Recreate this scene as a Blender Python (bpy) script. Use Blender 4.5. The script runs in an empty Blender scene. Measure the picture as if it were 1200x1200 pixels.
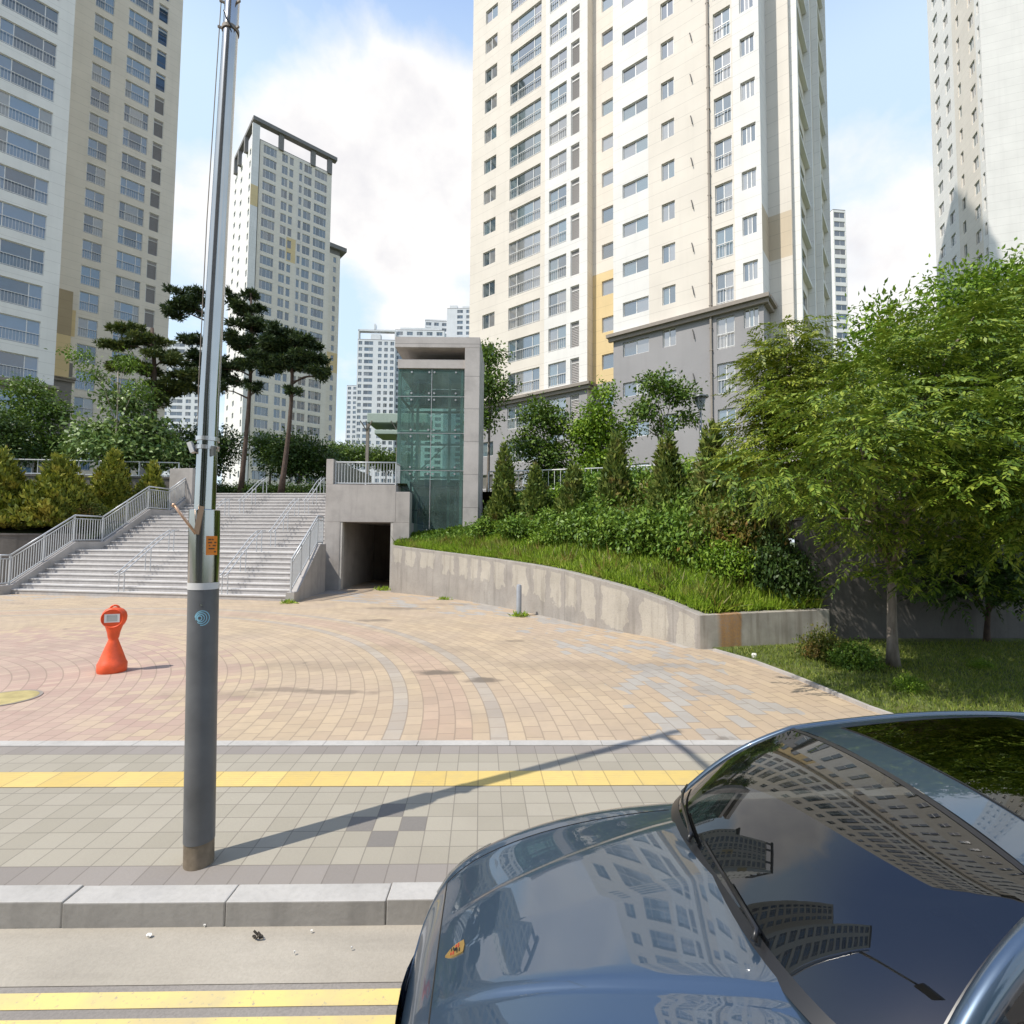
import bpy, math, random
import numpy as np
from mathutils import Vector, Matrix
R = math.radians
S = bpy.context.scene
COL = S.collection
rng = np.random.default_rng(11)
random.seed(11)

# ------------------------------------------------------------------ camera
PITCH, ROLL, CZ, FPX = R(3.05), R(0.5), 2.22, 600.0
_w = Vector((0, math.cos(PITCH), math.sin(PITCH)))
_u0 = Vector((0, -math.sin(PITCH), math.cos(PITCH)))
_r0 = Vector((1, 0, 0))
_r = _r0 * math.cos(ROLL) + _u0 * math.sin(ROLL)
_u = -_r0 * math.sin(ROLL) + _u0 * math.cos(ROLL)
EYE = Vector((0, 0, CZ))

def ray(px, py):
    return _w + _r * ((px - 600) / FPX) + _u * ((600 - py) / FPX)
def at_y(px, py, Y):                      # surveyed point at ground distance Y
    d = ray(px, py); return EYE + d * (Y / d.y)
def on_z(px, py, z):                      # surveyed point at height z
    d = ray(px, py); return EYE + d * ((z - CZ) / d.z)
def xpx(px, py, Y): return at_y(px, py, Y).x
def zpx(px, py, Y): return at_y(px, py, Y).z

cam_d = bpy.data.cameras.new("camera")
cam_d.sensor_width = 36; cam_d.lens = 18; cam_d.clip_start = 0.05; cam_d.clip_end = 3000
cam = bpy.data.objects.new("camera", cam_d); COL.objects.link(cam)
m = Matrix.Identity(4)
for i in range(3):
    m[i][0] = _r[i]; m[i][1] = _u[i]; m[i][2] = -_w[i]; m[i][3] = EYE[i]
cam.matrix_world = m
S.camera = cam

# ------------------------------------------------------------------ materials
def new_mat(name):
    mt = bpy.data.materials.new(name); mt.use_nodes = True
    nt = mt.node_tree
    return mt, nt, nt.nodes["Principled BSDF"]
def node(nt, typ, **kw):
    n = nt.nodes.new(typ)
    for k, v in kw.items():
        if k == 'inp':
            for a, b in v.items(): n.inputs[a].default_value = b
        else: setattr(n, k, v)
    return n
def link(nt, a, b): nt.links.new(a, b)
def rgb(c): return (c[0], c[1], c[2], 1.0)
def math_n(nt, op, a, b=None, clamp=False):
    n = nt.nodes.new('ShaderNodeMath'); n.operation = op; n.use_clamp = clamp
    for i, v in enumerate((a, b)):
        if v is None: continue
        if isinstance(v, (int, float)): n.inputs[i].default_value = v
        else: nt.links.new(v, n.inputs[i])
    return n.outputs[0]
def mix_c(nt, fac, a, b, blend='MIX'):
    n = nt.nodes.new('ShaderNodeMix'); n.data_type = 'RGBA'; n.blend_type = blend
    for idx, v in ((0, fac), (6, a), (7, b)):
        if isinstance(v, (int, float)): n.inputs[idx].default_value = v
        elif isinstance(v, tuple): n.inputs[idx].default_value = rgb(v)
        else: nt.links.new(v, n.inputs[idx])
    return n.outputs[2]
def noise(nt, vec, scale, detail=4, rough=.55):
    n = nt.nodes.new('ShaderNodeTexNoise'); n.inputs['Scale'].default_value = scale
    n.inputs['Detail'].default_value = detail; n.inputs['Roughness'].default_value = rough
    if vec is not None: nt.links.new(vec, n.inputs['Vector'])
    return n
def ramp(nt, val, stops):
    n = nt.nodes.new('ShaderNodeValToRGB')
    e = n.color_ramp.elements
    while len(e) > 1: e.remove(e[-1])
    e[0].position = stops[0][0]; e[0].color = rgb(stops[0][1])
    for p, c in stops[1:]:
        x = e.new(p); x.color = rgb(c)
    nt.links.new(val, n.inputs[0]); return n.outputs[0]
def bump(nt, bsdf, h, strength=.3, dist=.01):
    b = nt.nodes.new('ShaderNodeBump'); b.inputs['Strength'].default_value = strength
    b.inputs['Distance'].default_value = dist
    nt.links.new(h, b.inputs['Height']); nt.links.new(b.outputs[0], bsdf.inputs['Normal'])
def objco(nt): return nt.nodes.new('ShaderNodeTexCoord').outputs['Object']
def geopos(nt): return nt.nodes.new('ShaderNodeNewGeometry').outputs['Position']
def sep(nt, v):
    n = nt.nodes.new('ShaderNodeSeparateXYZ'); nt.links.new(v, n.inputs[0]); return n.outputs
def comb(nt, x, y, z):
    n = nt.nodes.new('ShaderNodeCombineXYZ')
    for i, v in enumerate((x, y, z)):
        if isinstance(v, (int, float)): n.inputs[i].default_value = v
        else: nt.links.new(v, n.inputs[i])
    return n.outputs[0]

M = {}
def plain(key, col, rough=.6, metal=0., spec=.5, var=.10, scale=6., coat=0., bumpv=0.):
    mt, nt, b = new_mat(key)
    co = objco(nt)
    n = noise(nt, co, scale, 6)
    v = ramp(nt, n.outputs[0], [(.25, tuple(c * (1 - var) for c in col)), (.75, tuple(min(1, c * (1 + var)) for c in col))])
    link(nt, v, b.inputs['Base Color'])
    b.inputs['Roughness'].default_value = rough; b.inputs['Metallic'].default_value = metal
    b.inputs['Specular IOR Level'].default_value = spec; b.inputs['Coat Weight'].default_value = coat
    if bumpv: bump(nt, b, noise(nt, co, scale * 6, 5).outputs[0], bumpv, .01)
    M[key] = mt; return mt

def wall_mat(key, col, joint=.967, vjoint=0, dark=.72):
    """painted precast panels: horizontal joints, faint weather streaks"""
    mt, nt, b = new_mat(key)
    co = objco(nt); x, y, z = sep(nt, co)
    n1 = noise(nt, co, .35, 5)
    st = noise(nt, comb(nt, math_n(nt, 'MULTIPLY', x, 2.3), math_n(nt, 'MULTIPLY', y, 2.3), math_n(nt, 'MULTIPLY', z, .12)), 1.0, 5)
    base = ramp(nt, n1.outputs[0], [(.3, tuple(c * .93 for c in col)), (.7, tuple(min(1, c * 1.04) for c in col))])
    base = mix_c(nt, math_n(nt, 'MULTIPLY', ramp(nt, st.outputs[0], [(.5, (0, 0, 0)), (.8, (1, 1, 1))]), .16), base, tuple(c * .6 for c in col))
    if joint:
        md = math_n(nt, 'MODULO', math_n(nt, 'ADD', z, 290.0), joint)
        base = mix_c(nt, math_n(nt, 'MULTIPLY', math_n(nt, 'LESS_THAN', md, .028), 1 - dark), base, (.12, .10, .08))
    link(nt, base, b.inputs['Base Color']); b.inputs['Roughness'].default_value = .85
    b.inputs['Specular IOR Level'].default_value = .25
    M[key] = mt; return mt

wall_mat('wall_white', (.78, .76, .725))
wall_mat('wall_cream', (.74, .682, .603))
wall_mat('wall_yellow', (.72, .56, .31))
wall_mat('wall_tan', (.62, .52, .39))
wall_mat('wall_brown', (.43, .34, .22))
wall_mat('wall_grey', (.33, .32, .325), joint=0)
wall_mat('wall_dark', (.23, .215, .205), joint=0)
wall_mat('wall_beige', (.78, .71, .61))
wall_mat('wall_pale', (.82, .80, .755))
wall_mat('wall_far', (.70, .71, .72), joint=0)
plain('trim_brown', (.27, .235, .20), .7)
plain('frame_white', (.72, .71, .69), .4)
plain('frame_dark', (.10, .095, .09), .5)
plain('louvre', (.30, .28, .27), .5)
plain('louvre_dark', (.09, .085, .08), .6)
plain('roof_grey', (.20, .19, .18), .8)

def pane_mat(key, dark, curtain, thresh, spec=.9, ior=2.3):
    mt, nt, b = new_mat(key)
    oi = nt.nodes.new('ShaderNodeObjectInfo'); g = nt.nodes.new('ShaderNodeNewGeometry')
    s = math_n(nt, 'FRACT', math_n(nt, 'ADD', math_n(nt, 'MULTIPLY', oi.outputs['Random'], 7.31), g.outputs['Random Per Island']))
    co = objco(nt)
    nz = noise(nt, co, 1.6, 3)
    c = ramp(nt, s, [(0, tuple(d * .2 for d in dark)), (.30, tuple(d * .25 for d in dark)), (.32, tuple(d * .8 for d in dark)), (thresh, dark), (thresh + .02, tuple(k * .55 for k in curtain)), (1, curtain)])
    c = mix_c(nt, math_n(nt, 'MULTIPLY', nz.outputs[0], .5), c, tuple(d * .6 for d in dark))
    link(nt, c, b.inputs['Base Color'])
    b.inputs['Roughness'].default_value = .03; b.inputs['Specular IOR Level'].default_value = spec
    b.inputs['IOR'].default_value = ior
    M[key] = mt
pane_mat('pane', (.13, .185, .195), (.34, .31, .28), .6, 1.)
pane_mat('pane_far', (.08, .12, .165), (.22, .22, .22), .75, 1., 1.75)
pane_mat('pane_sky_blue', (.13, .23, .37), (.33, .31, .28), .82, 1.0, 1.7)  # blue of the reflected sky is put into the pane colour

def concrete(key, col, joint_z=0, stain=.35, board=0):
    mt, nt, b = new_mat(key)
    co = geopos(nt); x, y, z = sep(nt, co)
    n1 = noise(nt, co, 1.2, 8, .62); n2 = noise(nt, co, 26., 5)
    c = ramp(nt, n1.outputs[0], [(.28, tuple(k * .78 for k in col)), (.5, col), (.75, tuple(min(1, k * 1.14) for k in col))])
    c = mix_c(nt, math_n(nt, 'MULTIPLY', ramp(nt, n2.outputs[0], [(.45, (0, 0, 0)), (.7, (1, 1, 1))]), .18), c, tuple(k * .55 for k in col))
    st = noise(nt, comb(nt, math_n(nt, 'MULTIPLY', x, 4.), math_n(nt, 'MULTIPLY', y, 4.), math_n(nt, 'MULTIPLY', z, .35)), 1., 6)
    c = mix_c(nt, math_n(nt, 'MULTIPLY', ramp(nt, st.outputs[0], [(.5, (0, 0, 0)), (.75, (1, 1, 1))]), stain), c, tuple(k * .42 for k in col))
    if joint_z:
        md = math_n(nt, 'MODULO', math_n(nt, 'ADD', z, 100.0), joint_z)
        c = mix_c(nt, math_n(nt, 'MULTIPLY', math_n(nt, 'LESS_THAN', md, .025), .55), c, (.05, .05, .05))
    link(nt, c, b.inputs['Base Color']); b.inputs['Roughness'].default_value = .9
    b.inputs['Specular IOR Level'].default_value = .2
    bump(nt, b, n2.outputs[0], .25, .01)
    M[key] = mt
concrete('concrete', (.42, .39, .365), stain=.25)
concrete('concrete_pale', (.56, .53, .49), stain=.15)
concrete('concrete_clad', (.47, .44, .42), joint_z=1.48, stain=.08)
concrete('concrete_shaded', (.145, .132, .12), stain=.5)  # darker copy of the concrete: the shade on these walls is in the colour
concrete('granite', (.56, .54, .52), stain=.12)
concrete('kerb_stone', (.44, .42, .39), stain=.12)
concrete('kerb_face', (.30, .285, .265), stain=.5)

# the retaining wall: grey base coat with unpainted upright pale patches under the coping
mt, nt, b = new_mat('wall_patched')
co = nt.nodes.new('ShaderNodeUVMap').outputs[0]; u, v, _z = sep(nt, co)   # u metres along, v metres below the top
gp = geopos(nt)
n1 = noise(nt, gp, 1.5, 7); n2 = noise(nt, gp, 22., 5)
uw = math_n(nt, 'ADD', u, math_n(nt, 'MULTIPLY', math_n(nt, 'SUBTRACT', noise(nt, gp, 2.2, 4).outputs[0], .5), .5))
uw = math_n(nt, 'ADD', uw, math_n(nt, 'MULTIPLY', math_n(nt, 'SINE', math_n(nt, 'MULTIPLY', u, 1.3)), .25))
md = math_n(nt, 'MODULO', math_n(nt, 'ADD', uw, 50.), .86)
patch = math_n(nt, 'MULTIPLY', math_n(nt, 'GREATER_THAN', md, .30), math_n(nt, 'GREATER_THAN', v, math_n(nt, 'MULTIPLY', n1.outputs[0], .22)))
depth = math_n(nt, 'ADD', math_n(nt, 'MULTIPLY', noise(nt, gp, 2.6, 4).outputs[0], .9), math_n(nt, 'MULTIPLY', u, .035))
patch = math_n(nt, 'MULTIPLY', patch, math_n(nt, 'LESS_THAN', v, math_n(nt, 'ADD', depth, .18)))
patch = math_n(nt, 'MULTIPLY', patch, ramp(nt, n2.outputs[0], [(.3, (.25, .25, .25)), (.5, (1, 1, 1))]))
grey = ramp(nt, n1.outputs[0], [(.25, (.27, .245, .222)), (.7, (.37, .34, .305))])
pale = ramp(nt, n1.outputs[0], [(.25, (.39, .355, .30)), (.7, (.50, .455, .385))])
c = mix_c(nt, math_n(nt, 'MULTIPLY', patch, .85), grey, pale)
c = mix_c(nt, math_n(nt, 'MULTIPLY', ramp(nt, n2.outputs[0], [(.5, (0, 0, 0)), (.72, (1, 1, 1))]), .25), c, (.13, .12, .10))
drip = noise(nt, comb(nt, math_n(nt, 'MULTIPLY', u, 5.5), math_n(nt, 'MULTIPLY', v, .5), 1.), 1., 6)
c = mix_c(nt, math_n(nt, 'MULTIPLY', ramp(nt, drip.outputs[0], [(.52, (0, 0, 0)), (.72, (1, 1, 1))]), .45), c, (.17, .15, .13))
jt = math_n(nt, 'LESS_THAN', math_n(nt, 'MODULO', math_n(nt, 'ADD', u, 1.2), 3.6), .012)
c = mix_c(nt, math_n(nt, 'MULTIPLY', jt, .6), c, (.08, .07, .06))
link(nt, c, b.inputs['Base Color']); b.inputs['Roughness'].default_value = .9
bump(nt, b, n2.outputs[0], .3, .012); M['wall_patched'] = mt
# end of that wall: same concrete with one broad rust stain
mt, nt, b = new_mat('wall_rusty')
co = nt.nodes.new('ShaderNodeUVMap').outputs[0]; u, v, _z = sep(nt, co)
gp = geopos(nt); n1 = noise(nt, gp, 2., 7); n2 = noise(nt, gp, 24., 5)
grey = ramp(nt, n1.outputs[0], [(.25, (.27, .25, .22)), (.7, (.47, .43, .38))])
uu = math_n(nt, 'ADD', u, math_n(nt, 'MULTIPLY', math_n(nt, 'SUBTRACT', n1.outputs[0], .5), .12))
rust = math_n(nt, 'MULTIPLY', ramp(nt, uu, [(.40, (0, 0, 0)), (.52, (1, 1, 1))]), ramp(nt, uu, [(.96, (1, 1, 1)), (1.0, (0, 0, 0))]))
rust = math_n(nt, 'MULTIPLY', rust, ramp(nt, n2.outputs[0], [(.2, (.45, .45, .45)), (.55, (1, 1, 1))]))
drip = noise(nt, comb(nt, math_n(nt, 'MULTIPLY', u, 6.), math_n(nt, 'MULTIPLY', v, .6), 2.), 1., 6)
grey = mix_c(nt, math_n(nt, 'MULTIPLY', ramp(nt, drip.outputs[0], [(.46, (0, 0, 0)), (.66, (1, 1, 1))]), .6), grey, (.17, .14, .11))
c = mix_c(nt, math_n(nt, 'MULTIPLY', rust, .8), grey, ramp(nt, n2.outputs[0], [(.3, (.30, .14, .04)), (.7, (.46, .24, .08))]))
link(nt, c, b.inputs['Base Color']); b.inputs['Roughness'].default_value = .9
bump(nt, b, n2.outputs[0], .3, .012); M['wall_rusty'] = mt

def brick_vec(nt, vec, w, h, mortar, off=.5, scale=1.):
    n = nt.nodes.new('ShaderNodeTexBrick'); n.offset = off; n.offset_frequency = 2
    n.inputs['Scale'].default_value = scale; n.inputs['Mortar Size'].default_value = mortar
    n.inputs['Brick Width'].default_value = w; n.inputs['Row Height'].default_value = h
    n.inputs['Mortar Smooth'].default_value = .1; n.inputs['Bias'].default_value = 0.
    n.inputs['Color1'].default_value = (0, 0, 0, 1); n.inputs['Color2'].default_value = (1, 1, 1, 1)
    n.inputs['Mortar'].default_value = (.5, .5, .5, 1)
    link(nt, vec, n.inputs['Vector']); return n

# plaza: concentric rings of sand, pink and grey blocks
PC = (-10.8, 5.2)
mt, nt, b = new_mat('plaza_blocks')
gp = geopos(nt); x, y, z = sep(nt, gp)
dx = math_n(nt, 'SUBTRACT', x, PC[0]); dy = math_n(nt, 'SUBTRACT', y, PC[1])
rad = math_n(nt, 'SQRT', math_n(nt, 'ADD', math_n(nt, 'MULTIPLY', dx, dx), math_n(nt, 'MULTIPLY', dy, dy)))
ang = math_n(nt, 'ARCTAN2', dy, dx)
arc = math_n(nt, 'MULTIPLY', ang, 9.5)
br = brick_vec(nt, comb(nt, arc, math_n(nt, 'ADD', rad, 40.), 0), .29, .20, .0085, .5)
br2 = brick_vec(nt, comb(nt, arc, math_n(nt, 'ADD', rad, 40.), 0), .29, .20, .0, .5)
pick = br2.outputs['Color']
sand = ramp(nt, pick, [(0, (.415, .315, .215)), (.5, (.455, .35, .235)), (1, (.50, .385, .255))])
pink = ramp(nt, pick, [(0, (.40, .27, .22)), (.5, (.44, .31, .25)), (1, (.49, .36, .275))])
red = ramp(nt, pick, [(0, (.39, .27, .205)), (1, (.45, .31, .24))])
grey = ramp(nt, pick, [(0, (.29, .28, .265)), (1, (.37, .355, .33))])
inn = ramp(nt, math_n(nt, 'ADD', math_n(nt, 'DIVIDE', rad, 10.), math_n(nt, 'MULTIPLY', math_n(nt, 'SUBTRACT', sep(nt, pick)[0], .5), .18)), [(.60, (0, 0, 0)), (.74, (1, 1, 1))])
c = mix_c(nt, inn, pink, sand)
def band(lo, hi):
    return math_n(nt, 'MULTIPLY', math_n(nt, 'GREATER_THAN', rad, lo), math_n(nt, 'LESS_THAN', rad, hi))
bl_ = noise(nt, comb(nt, math_n(nt, 'MULTIPLY', x, .5), math_n(nt, 'MULTIPLY', y, .5), 7.), 1., 5)
c = mix_c(nt, ramp(nt, bl_.outputs[0], [(.40, (0, 0, 0)), (.66, (.45, .45, .45))]), c, (.42, .33, .26))
soft = noise(nt, gp, 1.6, 5)
bf = math_n(nt, 'ADD', .22, math_n(nt, 'MULTIPLY', soft.outputs[0], .6))
c = mix_c(nt, math_n(nt, 'MULTIPLY', bf, band(9.4, 9.6)), c, grey)
c = mix_c(nt, math_n(nt, 'MULTIPLY', bf, band(9.8, 10.4)), c, red)
c = mix_c(nt, math_n(nt, 'MULTIPLY', bf, band(10.6, 10.8)), c, grey)
# scattered grey patches towards the lawn and the wall
gpat = noise(nt, comb(nt, math_n(nt, 'MULTIPLY', x, .55), math_n(nt, 'MULTIPLY', y, .40), 0), 1., 3)
gm = math_n(nt, 'ADD', gpat.outputs[0], math_n(nt, 'MULTIPLY', math_n(nt, 'SUBTRACT', sep(nt, pick)[0], .5), .26))
gm = math_n(nt, 'MULTIPLY', math_n(nt, 'GREATER_THAN', gm, .555), math_n(nt, 'GREATER_THAN', math_n(nt, 'SUBTRACT', rad, math_n(nt, 'MULTIPLY', y, .12)), 11.6))
c = mix_c(nt, math_n(nt, 'MULTIPLY', gm, .85), c, grey)
dirt = noise(nt, gp, .7, 7, .65); dirt2 = noise(nt, gp, 9., 5)
c = mix_c(nt, math_n(nt, 'MULTIPLY', ramp(nt, dirt.outputs[0], [(.48, (0, 0, 0)), (.72, (1, 1, 1))]), .38), c, (.25, .21, .16))
spots = noise(nt, comb(nt, math_n(nt, 'MULTIPLY', x, 1.5), math_n(nt, 'MULTIPLY', y, 1.1), 3.3), 1., 5)
c = mix_c(nt, math_n(nt, 'MULTIPLY', ramp(nt, spots.outputs[0], [(.69, (0, 0, 0)), (.75, (1, 1, 1))]), .6), c, (.12, .10, .08))
c = mix_c(nt, math_n(nt, 'MULTIPLY', ramp(nt, dirt2.outputs[0], [(.4, (0, 0, 0)), (.7, (1, 1, 1))]), .2), c, (.33, .27, .20))
for (qx, qy, rx_, ry_, am) in ((513, 788, .46, .19, .85), (567, 797, .38, .17, .8), (470, 713, 1.3, .30, .55), (440, 727, .55, .28, .6), (395, 811, .7, .13, .55), (330, 808, .5, .13, .5), (480, 760, 1.6, .5, .22), (380, 780, 1.8, .4, .2), (700, 780, 2.2, .5, .22), (603, 751, .25, .16, .5), (250, 815, .8, .25, .3), (520, 708, 1.2, .3, .3)):
    g_ = on_z(qx, qy, 0)
    wob = math_n(nt, 'MULTIPLY', math_n(nt, 'SUBTRACT', noise(nt, gp, 3.5, 5).outputs[0], .5), 2.4)
    ex = math_n(nt, 'DIVIDE', math_n(nt, 'SUBTRACT', x, g_.x), rx_); ey_ = math_n(nt, 'DIVIDE', math_n(nt, 'SUBTRACT', y, g_.y), ry_)
    q_ = math_n(nt, 'ADD', math_n(nt, 'ADD', math_n(nt, 'MULTIPLY', ex, ex), math_n(nt, 'MULTIPLY', ey_, ey_)), wob)
    c = mix_c(nt, math_n(nt, 'MULTIPLY', ramp(nt, q_, [(.25, (1, 1, 1)), (1., (0, 0, 0))]), am), c, (.13, .105, .08))
c = mix_c(nt, math_n(nt, 'MULTIPLY', br.outputs['Fac'], .5), c, (.19, .15, .11))
link(nt, c, b.inputs['Base Color']); b.inputs['Roughness'].default_value = .85
bump(nt, b, math_n(nt, 'SUBTRACT', dirt2.outputs[0], br.outputs['Fac']), .25, .006); M['plaza_blocks'] = mt

# pavement: square grey blocks, a dark row along each edge
PTILT = .025
mt, nt, b = new_mat('pavement_blocks')
gp = geopos(nt); x, y, z = sep(nt, gp)
yy = math_n(nt, 'SUBTRACT', y, math_n(nt, 'MULTIPLY', x, PTILT)); xx = math_n(nt, 'ADD', x, math_n(nt, 'MULTIPLY', y, .06))
v = comb(nt, math_n(nt, 'ADD', xx, 60.), math_n(nt, 'ADD', yy, 16.765), 0)
br = brick_vec(nt, v, .2, .2, .0045, 0.); br2 = brick_vec(nt, v, .2, .2, 0., 0.)
p = br2.outputs['Color']
base = ramp(nt, p, [(0, (.31, .28, .218)), (1, (.365, .33, .262))])
drk = ramp(nt, p, [(0, (.22, .195, .175)), (1, (.28, .25, .225))])
row1 = math_n(nt, 'LESS_THAN', yy, 3.635); row2 = math_n(nt, 'GREATER_THAN', yy, 5.435)
c = mix_c(nt, math_n(nt, 'ADD', row1, row2, True), base, drk)
xq = math_n(nt, 'ADD', math_n(nt, 'MULTIPLY', math_n(nt, 'FLOOR', math_n(nt, 'DIVIDE', math_n(nt, 'ADD', xx, 60.), .2)), .2), -59.9)
yq = math_n(nt, 'ADD', math_n(nt, 'MULTIPLY', math_n(nt, 'FLOOR', math_n(nt, 'DIVIDE', math_n(nt, 'ADD', yy, 16.765), .2)), .2), -16.665)
wn = nt.nodes.new('ShaderNodeTexWhiteNoise'); wn.noise_dimensions = '2D'
link(nt, comb(nt, math_n(nt, 'FLOOR', math_n(nt, 'DIVIDE', math_n(nt, 'ADD', xx, 60.), .2)), math_n(nt, 'FLOOR', math_n(nt, 'DIVIDE', math_n(nt, 'ADD', yy, 16.765), .2)), 0), wn.inputs['Vector'])
chk = nt.nodes.new('ShaderNodeTexChecker'); chk.inputs['Scale'].default_value = 5.; link(nt, comb(nt, math_n(nt, 'ADD', xx, 60.), math_n(nt, 'ADD', yy, 16.765), .05), chk.inputs['Vector'])
odd = math_n(nt, 'MULTIPLY', math_n(nt, 'GREATER_THAN', math_n(nt, 'SUBTRACT', chk.outputs['Fac'], math_n(nt, 'MULTIPLY', math_n(nt, 'LESS_THAN', wn.outputs['Value'], .25), 1.)), .5), math_n(nt, 'MULTIPLY', math_n(nt, 'LESS_THAN', math_n(nt, 'ABSOLUTE', math_n(nt, 'ADD', xq, .70)), .32), math_n(nt, 'LESS_THAN', math_n(nt, 'ABSOLUTE', math_n(nt, 'SUBTRACT', yq, 4.135)), .35)))
c = mix_c(nt, odd, c, (.17, .155, .14))
dn = noise(nt, gp, 1.1, 7, .65); d2 = noise(nt, gp, 40., 4)
c = mix_c(nt, math_n(nt, 'MULTIPLY', ramp(nt, dn.outputs[0], [(.45, (0, 0, 0)), (.75, (1, 1, 1))]), .3), c, (.24, .21, .17))
c = mix_c(nt, math_n(nt, 'MULTIPLY', d2.outputs[0], .25), c, (.30, .275, .235))
c = mix_c(nt, math_n(nt, 'MULTIPLY', br.outputs['Fac'], .6), c, (.14, .12, .10))
link(nt, c, b.inputs['Base Color']); b.inputs['Roughness'].default_value = .88
bump(nt, b, math_n(nt, 'SUBTRACT', math_n(nt, 'ADD', d2.outputs[0], math_n(nt, 'MULTIPLY', dn.outputs[0], 2.)), br.outputs['Fac']), .35, .005); M['pavement_blocks'] = mt

mt, nt, b = new_mat('tactile_yellow')
gp = geopos(nt); x, y, z = sep(nt, gp)
yy = math_n(nt, 'SUBTRACT', y, math_n(nt, 'MULTIPLY', x, PTILT)); xx = math_n(nt, 'ADD', x, math_n(nt, 'MULTIPLY', y, .06))
v = comb(nt, math_n(nt, 'ADD', xx, 60.), math_n(nt, 'ADD', yy, 25.265), 0)
br = brick_vec(nt, v, .3, .3, .006, 0.); br2 = brick_vec(nt, v, .3, .3, 0., 0.)
c = ramp(nt, br2.outputs['Color'], [(0, (.55, .40, .13)), (1, (.64, .48, .17))])
dn = noise(nt, gp, 7., 6)
c = mix_c(nt, math_n(nt, 'MULTIPLY', ramp(nt, dn.outputs[0], [(.45, (0, 0, 0)), (.75, (1, 1, 1))]), .35), c, (.42, .33, .17))
c = mix_c(nt, math_n(nt, 'MULTIPLY', br.outputs['Fac'], .6), c, (.26, .19, .09))
link(nt, c, b.inputs['Base Color']); b.inputs['Roughness'].default_value = .8
ridge = math_n(nt, 'ABSOLUTE', math_n(nt, 'SINE', math_n(nt, 'MULTIPLY', yy, 84.)))
bump(nt, b, math_n(nt, 'SUBTRACT', ridge, br.outputs['Fac']), .35, .005); M['tactile_yellow'] = mt

def road_mat(key, a, bb, speck=.35):
    mt, nt, b = new_mat(key); gp = geopos(nt)
    n1 = noise(nt, gp, .8, 7, .65); n2 = noise(nt, gp, 60., 4, .7)
    c = ramp(nt, n1.outputs[0], [(.3, a), (.7, bb)])
    c = mix_c(nt, math_n(nt, 'MULTIPLY', ramp(nt, n2.outputs[0], [(.35, (1, 1, 1)), (.6, (0, 0, 0))]), speck), c, tuple(k * .45 for k in a))
    xs = sep(nt, gp)
    st = noise(nt, comb(nt, math_n(nt, 'MULTIPLY', xs[0], .5), math_n(nt, 'MULTIPLY', xs[1], 5.), 0), 1., 5)
    c = mix_c(nt, math_n(nt, 'MULTIPLY', ramp(nt, st.outputs[0], [(.48, (0, 0, 0)), (.75, (1, 1, 1))]), .3), c, tuple(k * .6 for k in a))
    link(nt, c, b.inputs['Base Color']); b.inputs['Roughness'].default_value = .9
    bump(nt, b, n2.outputs[0], .35, .006); M[key] = mt
road_mat('asphalt', (.25, .225, .20), (.32, .29, .255))
road_mat('gutter', (.33, .295, .24), (.44, .395, .325), .16)
mt, nt, b = new_mat('yellow_paint'); gp = geopos(nt)
n2 = noise(nt, gp, 35., 5, .7); n1 = noise(nt, gp, 2.5, 6)
c = mix_c(nt, ramp(nt, n2.outputs[0], [(.32, (1, 1, 1)), (.42, (0, 0, 0))]), (.70, .55, .20), (.36, .31, .22))
c = mix_c(nt, ramp(nt, n1.outputs[0], [(.45, (0, 0, 0)), (.72, (.8, .8, .8))]), c, (.45, .38, .24))
link(nt, c, b.inputs['Base Color']); b.inputs['Roughness'].default_value = .7; M['yellow_paint'] = mt

mt, nt, b = new_mat('soil'); gp = geopos(nt); n1 = noise(nt, gp, 3., 8)
link(nt, ramp(nt, n1.outputs[0], [(.3, (.035, .045, .015)), (.55, (.075, .095, .025)), (.8, (.13, .12, .05))]), b.inputs['Base Color'])
b.inputs['Roughness'].default_value = .95; bump(nt, b, n1.outputs[0], .6, .05); M['soil'] = mt
mt, nt, b = new_mat('lawn'); gp = geopos(nt); n1 = noise(nt, gp, 1.4, 8); n2 = noise(nt, gp, 30., 4)
c = ramp(nt, n1.outputs[0], [(.3, (.065, .09, .018)), (.55, (.11, .14, .03)), (.8, (.20, .18, .07))])
c = mix_c(nt, math_n(nt, 'MULTIPLY', n2.outputs[0], .6), c, (.05, .06, .015))
link(nt, c, b.inputs['Base Color']); b.inputs['Roughness'].default_value = .95; bump(nt, b, n2.outputs[0], .6, .03); M['lawn'] = mt

def leaf_mat(key, c0, c1, c2, trans=.35, rough=.5, patch=None):
    mt, nt, b = new_mat(key)
    g = nt.nodes.new('ShaderNodeNewGeometry'); co = objco(nt)
    n1 = noise(nt, co, .9, 4)
    f = math_n(nt, 'ADD', math_n(nt, 'MULTIPLY', g.outputs['Random Per Island'], .55), math_n(nt, 'MULTIPLY', n1.outputs[0], .6))
    c = ramp(nt, f, [(.2, c0), (.55, c1), (.95, c2)])
    if patch:
        n3 = noise(nt, co, 1.3, 3)
        c = mix_c(nt, ramp(nt, n3.outputs[0], [(.56, (0, 0, 0)), (.68, (.8, .8, .8))]), c, patch)
    link(nt, c, b.inputs['Base Color']); b.inputs['Roughness'].default_value = rough
    b.inputs['Specular IOR Level'].default_value = .32
    tr = nt.nodes.new('ShaderNodeBsdfTranslucent')
    link(nt, mix_c(nt, .3, c, (.16, .24, .02), 'MIX'), tr.inputs['Color'])
    mx = nt.nodes.new('ShaderNodeMixShader'); mx.inputs[0].default_value = trans
    link(nt, b.outputs[0], mx.inputs[1]); link(nt, tr.outputs[0], mx.inputs[2])
    link(nt, mx.outputs[0], nt.nodes['Material Output'].inputs['Surface'])
    M[key] = mt
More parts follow.
